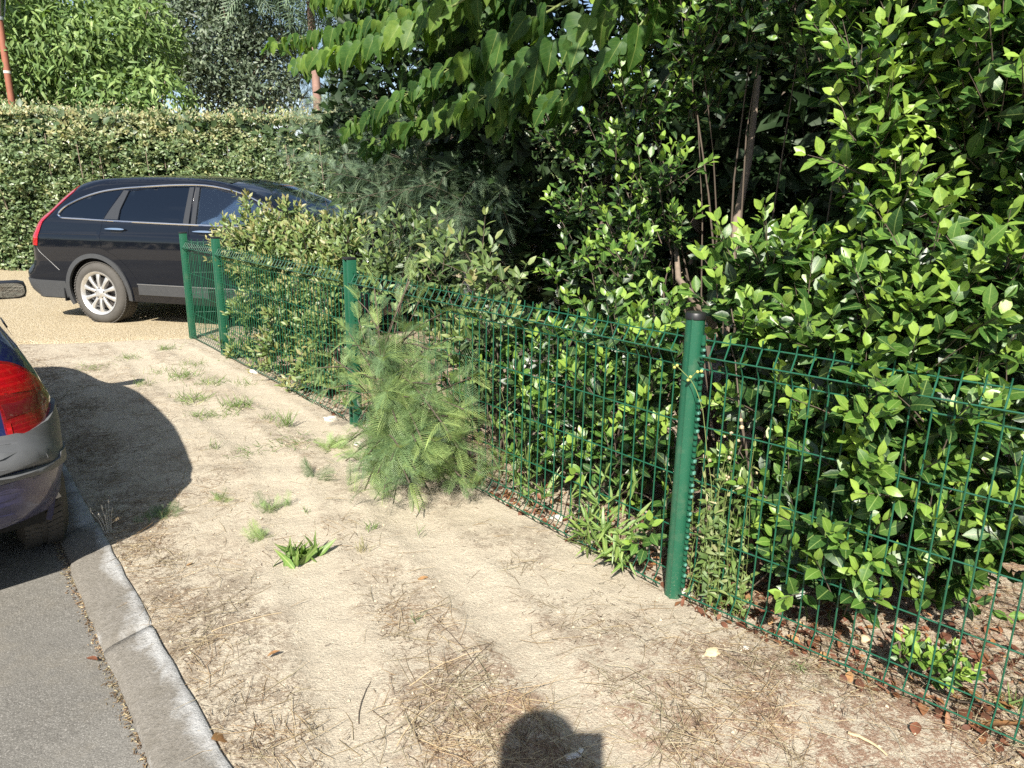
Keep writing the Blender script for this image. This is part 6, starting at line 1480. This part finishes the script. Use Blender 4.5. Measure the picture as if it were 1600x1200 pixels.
# ------------------------------------------------------------------ lamp post, white garden wall
lp = at(17, 150, 15.2); zt = at(3, 30, 15.2)[2]; zb = at(13, 115, 15.2)[2]; lr = thing('street_lamp', 'rusty red lamp post with a grey lamp rising behind the hedge', 'street lamp', (lp[0], lp[1], 0))
MB().tube([(0, 0, -.2), (0, 0, zt)], .062, 14).build('pole', M['rust'], lr)
MB().lathe([(.064, zb), (.067, zb), (.067, zb+.05), (.064, zb+.05)], 20, 'Z').build('white_band', M['whitestone'], lr)
MB().lathe([(.0, zt-.02), (.075, zt-.02), (.085, zt+.02), (.08, zt+.05), (.0, zt+.05)], 20, 'Z').build('collar', M['galv'], lr)
MB().lathe([(.09, zt+.05), (.21, zt+.70), (.205, zt+.70), (.085, zt+.05)], 24, 'Z').build('lamp_shade', M['lamp_glass'], lr)
for i in range(4):
    a = i*math.pi/2+.5; MB().tube([(.092*math.cos(a), .092*math.sin(a), zt+.05), (.212*math.cos(a), .212*math.sin(a), zt+.71)], .008, 6).build('rib', M['galv'], lr)
MB().lathe([(.0, zt+.90), (.12, zt+.85), (.24, zt+.72), (.24, zt+.69), (.0, zt+.69)], 24, 'Z').build('lamp_cap', M['galv'], lr)
wl = thing('garden_wall', 'white rendered garden wall glimpsed through the shrubs behind the fence', 'wall', (*at(800, 400, 6.0)[:2], 0), 0.15)
MB().box((0, 0, .67), (0.8, .16, 1.34), bev=.01).build('wall_body', M['white_wall'], wl)
MB().box((0, 0, 1.362), (0.94, .22, .04), bev=.008).build('coping', M['white_wall'], wl)

# ------------------------------------------------------------------ the photographer, whose shadow lies at the bottom of the picture
def person():
    P = thing('person', 'person in a blue shirt and beige trousers holding up a phone behind the camera', 'person', (-.205, -.335, 0))
    J = {'pel': (0, 0, .95), 'wai': (0, .0, 1.08), 'che': (0, .0, 1.27), 'nek': (0, .01, 1.46), 'hd0': (0, .03, 1.54), 'hd1': (0, .045, 1.62), 'hd2': (0, .03, 1.70)}
    sk = [('pel', 'wai'), ('wai', 'che'), ('che', 'nek'), ('nek', 'hd0'), ('hd0', 'hd1'), ('hd1', 'hd2')]; rad = {'pel': .135, 'wai': .125, 'che': .145, 'nek': .06, 'hd0': .072, 'hd1': .088, 'hd2': .070}
    for s, x in (('l', -1), ('r', 1)):
        J.update({s+'sh': (x*.175, 0, 1.41), s+'hi': (x*.095, 0, .90), s+'kn': (x*.105, .02, .50), s+'an': (x*.11, -.02, .09), s+'to': (x*.13, .15, .035)})
        rad.update({s+'sh': .065, s+'hi': .095, s+'kn': .062, s+'an': .042, s+'to': .035})
        sk += [('che', s+'sh'), ('pel', s+'hi'), (s+'hi', s+'kn'), (s+'kn', s+'an'), (s+'an', s+'to')]
    J.update({'rel': (.27, .13, 1.10), 'rwr': (.215, .27, 1.24), 'rha': (.185, .30, 1.335), 'lel': (-.25, -.03, 1.13), 'lwr': (-.23, .06, .90), 'lha': (-.225, .085, .83)})
    rad.update({'rel': .043, 'rwr': .029, 'rha': .042, 'lel': .043, 'lwr': .029, 'lha': .034})
    sk += [('rsh', 'rel'), ('rel', 'rwr'), ('rwr', 'rha'), ('lsh', 'lel'), ('lel', 'lwr'), ('lwr', 'lha')]
    def fing(s, base, dirs, bend):
        out = []
        for i, (d0, l) in enumerate(dirs):
            b = Vector(J[s+'ha']); a = b+Vector(d0[0])*.02; m = a+Vector(d0[1])*l*.55; e = m+Vector(d0[2])*l*.45
            ks = [f'{s}f{i}a', f'{s}f{i}b', f'{s}f{i}c']
            for kk, v in zip(ks, (a, m, e)): J[kk] = tuple(v); rad[kk] = .0095
            out += [(s+'ha', ks[0]), (ks[0], ks[1]), (ks[1], ks[2])]
        return out
    hand_r = fing('r', 0, [(((-.4, .3, .9), (-.5, .5, .7), (-.9, .2, .2)), .075), (((-.2, .4, .9), (-.5, .6, .5), (-.9, .2, .0)), .08), (((0, .5, .7), (-.5, .6, .2), (-.9, .1, -.1)), .075), (((.1, .6, .4), (-.5, .6, 0), (-.9, .1, -.2)), .06), (((-.7, -.3, .6), (-.7, -.1, .8), (-.4, .1, .9)), .06)], 0)
    hand_l = fing('l', 0, [(((-.3, .5, -.7), (-.1, .3, -1), (.2, .1, -1)), .075), (((-.1, .3, -.9), (0, .15, -1), (.2, -.05, -1)), .08), (((.1, .1, -.9), (.05, 0, -1), (.2, -.1, -1)), .075), (((.2, -.2, -.8), (.1, -.1, -1), (.2, -.1, -1)), .06), (((.4, .7, -.4), (.3, .5, -.8), (.1, .3, -1)), .055)], 0)
    def skin(name, edges, grow, mat, rootk):
        ks = []; [ks.append(k) for e in edges for k in e if k not in ks]
        me = bpy.data.meshes.new(name); me.from_pydata([J[k] for k in ks], [(ks.index(a), ks.index(b)) for a, b in edges], []); me.materials.append(mat)
        o = link(bpy.data.objects.new(name, me), P); mo = o.modifiers.new('skin', 'SKIN'); mo.use_smooth_shade = True
        for v, k in zip(me.skin_vertices[0].data, ks):
            r = rad[k]+grow; v.radius = (r*1.15, r*.85) if k in ('pel', 'wai', 'che') else (r, r); v.use_root = (k == rootk)
        o.modifiers.new('sub', 'SUBSURF').levels = 2; o.modifiers['sub'].render_levels = 2
        return o
    skin('body', sk+hand_r+hand_l, 0.0, M['skin'], 'pel')
    skin('shirt', [('pel', 'wai'), ('wai', 'che'), ('che', 'rsh'), ('che', 'lsh'), ('rsh', 'rel'), ('lsh', 'lel')], .014, M['shirt'], 'wai')
    skin('trousers', [('pel', 'lhi'), ('lhi', 'lkn'), ('lkn', 'lan'), ('pel', 'rhi'), ('rhi', 'rkn'), ('rkn', 'ran')], .013, M['trousers'], 'pel')
    m = MB(); bmesh.ops.create_icosphere(m.bm, subdivisions=3, radius=1.0, matrix=Matrix.Translation((0, .015, 1.665)) @ Matrix.Diagonal((.106, .115, .104, 1)))
    for v in m.bm.verts:
        if v.co.y > .06 and v.co.z < 1.69: v.co.y = .06
    m.build('hair', M['hair'], P)
    for x in (-1, 1):
        MB().box((x*.13, .05, .025), (.10, .27, .08), bev=.03).build('shoe', M['cap'], P)
        m = MB(); bmesh.ops.create_icosphere(m.bm, subdivisions=2, radius=.012, matrix=Matrix.Translation((x*.032, .118, 1.63))); m.build('eye', M['cap'], P)
        m = MB(); bmesh.ops.create_icosphere(m.bm, subdivisions=2, radius=1, matrix=Matrix.Translation((x*.088, .035, 1.615)) @ Matrix.Diagonal((.012, .022, .032, 1))); m.build('ear', M['skin'], P)
    m = MB(); bmesh.ops.create_icosphere(m.bm, subdivisions=2, radius=1, matrix=Matrix.Translation((0, .135, 1.605)) @ Matrix.Diagonal((.014, .02, .024, 1))); m.build('nose', M['skin'], P)
    MB().tube([(-.022, .122, 1.568), (0, .128, 1.566), (.022, .122, 1.568)], .005, 6).build('mouth', plain('lips', (.40, .16, .14), .5), P)
    ph = MB().box((0, 0, 0), (.078, .009, .160), bev=.004).build('mobile_phone', M['dark_trim'], None); ph.location = (-.032, -.036, 1.384); ph.rotation_euler = (-math.radians(14), 0, 0)
    tag(ph, 'black mobile phone held upright just behind the camera', 'phone')
person()

# ------------------------------------------------------------------ turn the gathered leaves into objects
def finish():
    S = 4.0; wv, hv = 400, 300; zb = np.full((hv+2, wv+2), 1e9); data = []
    for pl in PLANTS:
        p, d, n, l, w, t = pl['L'].get(); c = p+unit(d)*(l*0.45)[:, None]
        x, y, dep = project(c); data.append((p, d, n, l, w, t, x, y, dep))
        ok = (dep > 0.2) & (x > -20) & (x < 1620) & (y > -20) & (y < 1220)
        px = np.clip((x/S).astype(int), -1, wv); py = np.clip((y/S).astype(int), -1, hv)
        rr = np.clip((0.32*np.minimum(l, w)*FPX/np.maximum(dep, .2)/S), 0, 6)
        for dx in range(-4, 5):
            for dy in range(-4, 5):
                m = ok & (np.hypot(dx, dy) <= rr) & (px+dx >= 0) & (px+dx < wv) & (py+dy >= 0) & (py+dy < hv)
                np.minimum.at(zb, (py[m]+dy, px[m]+dx), dep[m])
    for pl, (p, d, n, l, w, t, x, y, dep) in zip(PLANTS, data):
        N_ = len(p); tp = T[pl['tpl']]; var = RNG.integers(0, len(tp), N_); R = frames(d, n); pick = np.zeros(N_, bool)
        if pl['nmax']:
            px = np.clip((x/S).astype(int), 0, wv-1); py = np.clip((y/S).astype(int), 0, hv-1)
            vis = (x > -10) & (x < 1610) & (y > -10) & (y < 1210) & (dep <= zb[py, px]+0.05) & (dep > .2)
            size = np.sqrt(l*w*0.5)*FPX/np.maximum(dep, .2)
            size = size*(0.45+0.55*np.abs((R[:, :, 2]*unit(p-[0, 0, CAMZ])).sum(1)))
            cand = np.where(vis & (l*FPX/np.maximum(dep, .2) > pl['minpx']))[0]
            cand = cand[np.argsort(-size[cand])][:pl['nmax']]; pick[cand] = True
        root = pl['root']; B = pl['B']; mat = M[pl['mat']]; rest = ~pick
        if rest.any():
            V, F, TT = scatter_mesh(tp, var[rest], p[rest]-B, R[rest], l[rest], w[rest], t[rest])
            o = obj_np(pl['bulk'], V, F, mat, root, attrs=TT); o['kind'] = 'stuff'
        cache = {}
        for i in np.where(pick)[0]:
            tl = int(np.clip(round(t[i]*9), 0, 9)); k = (int(var[i]), tl)
            if k not in cache:
                tv, tf, tr = tp[k[0]]
                cache[k] = mesh_np(pl['part'], tv, tf, mat, True, {'tint': np.full(len(tv), tl/9), 'lu': tv[:, 0], 'lv': tv[:, 1]})
            o = bpy.data.objects.new(pl['part'], cache[k]); COL.objects.link(o); o.parent = root
            S3 = np.diag([w[i], l[i], (l[i]+w[i])/2]); m = Matrix((R[i] @ S3).tolist()).to_4x4(); m.translation = (p[i]-B).tolist()
            o.matrix_basis = m
finish()
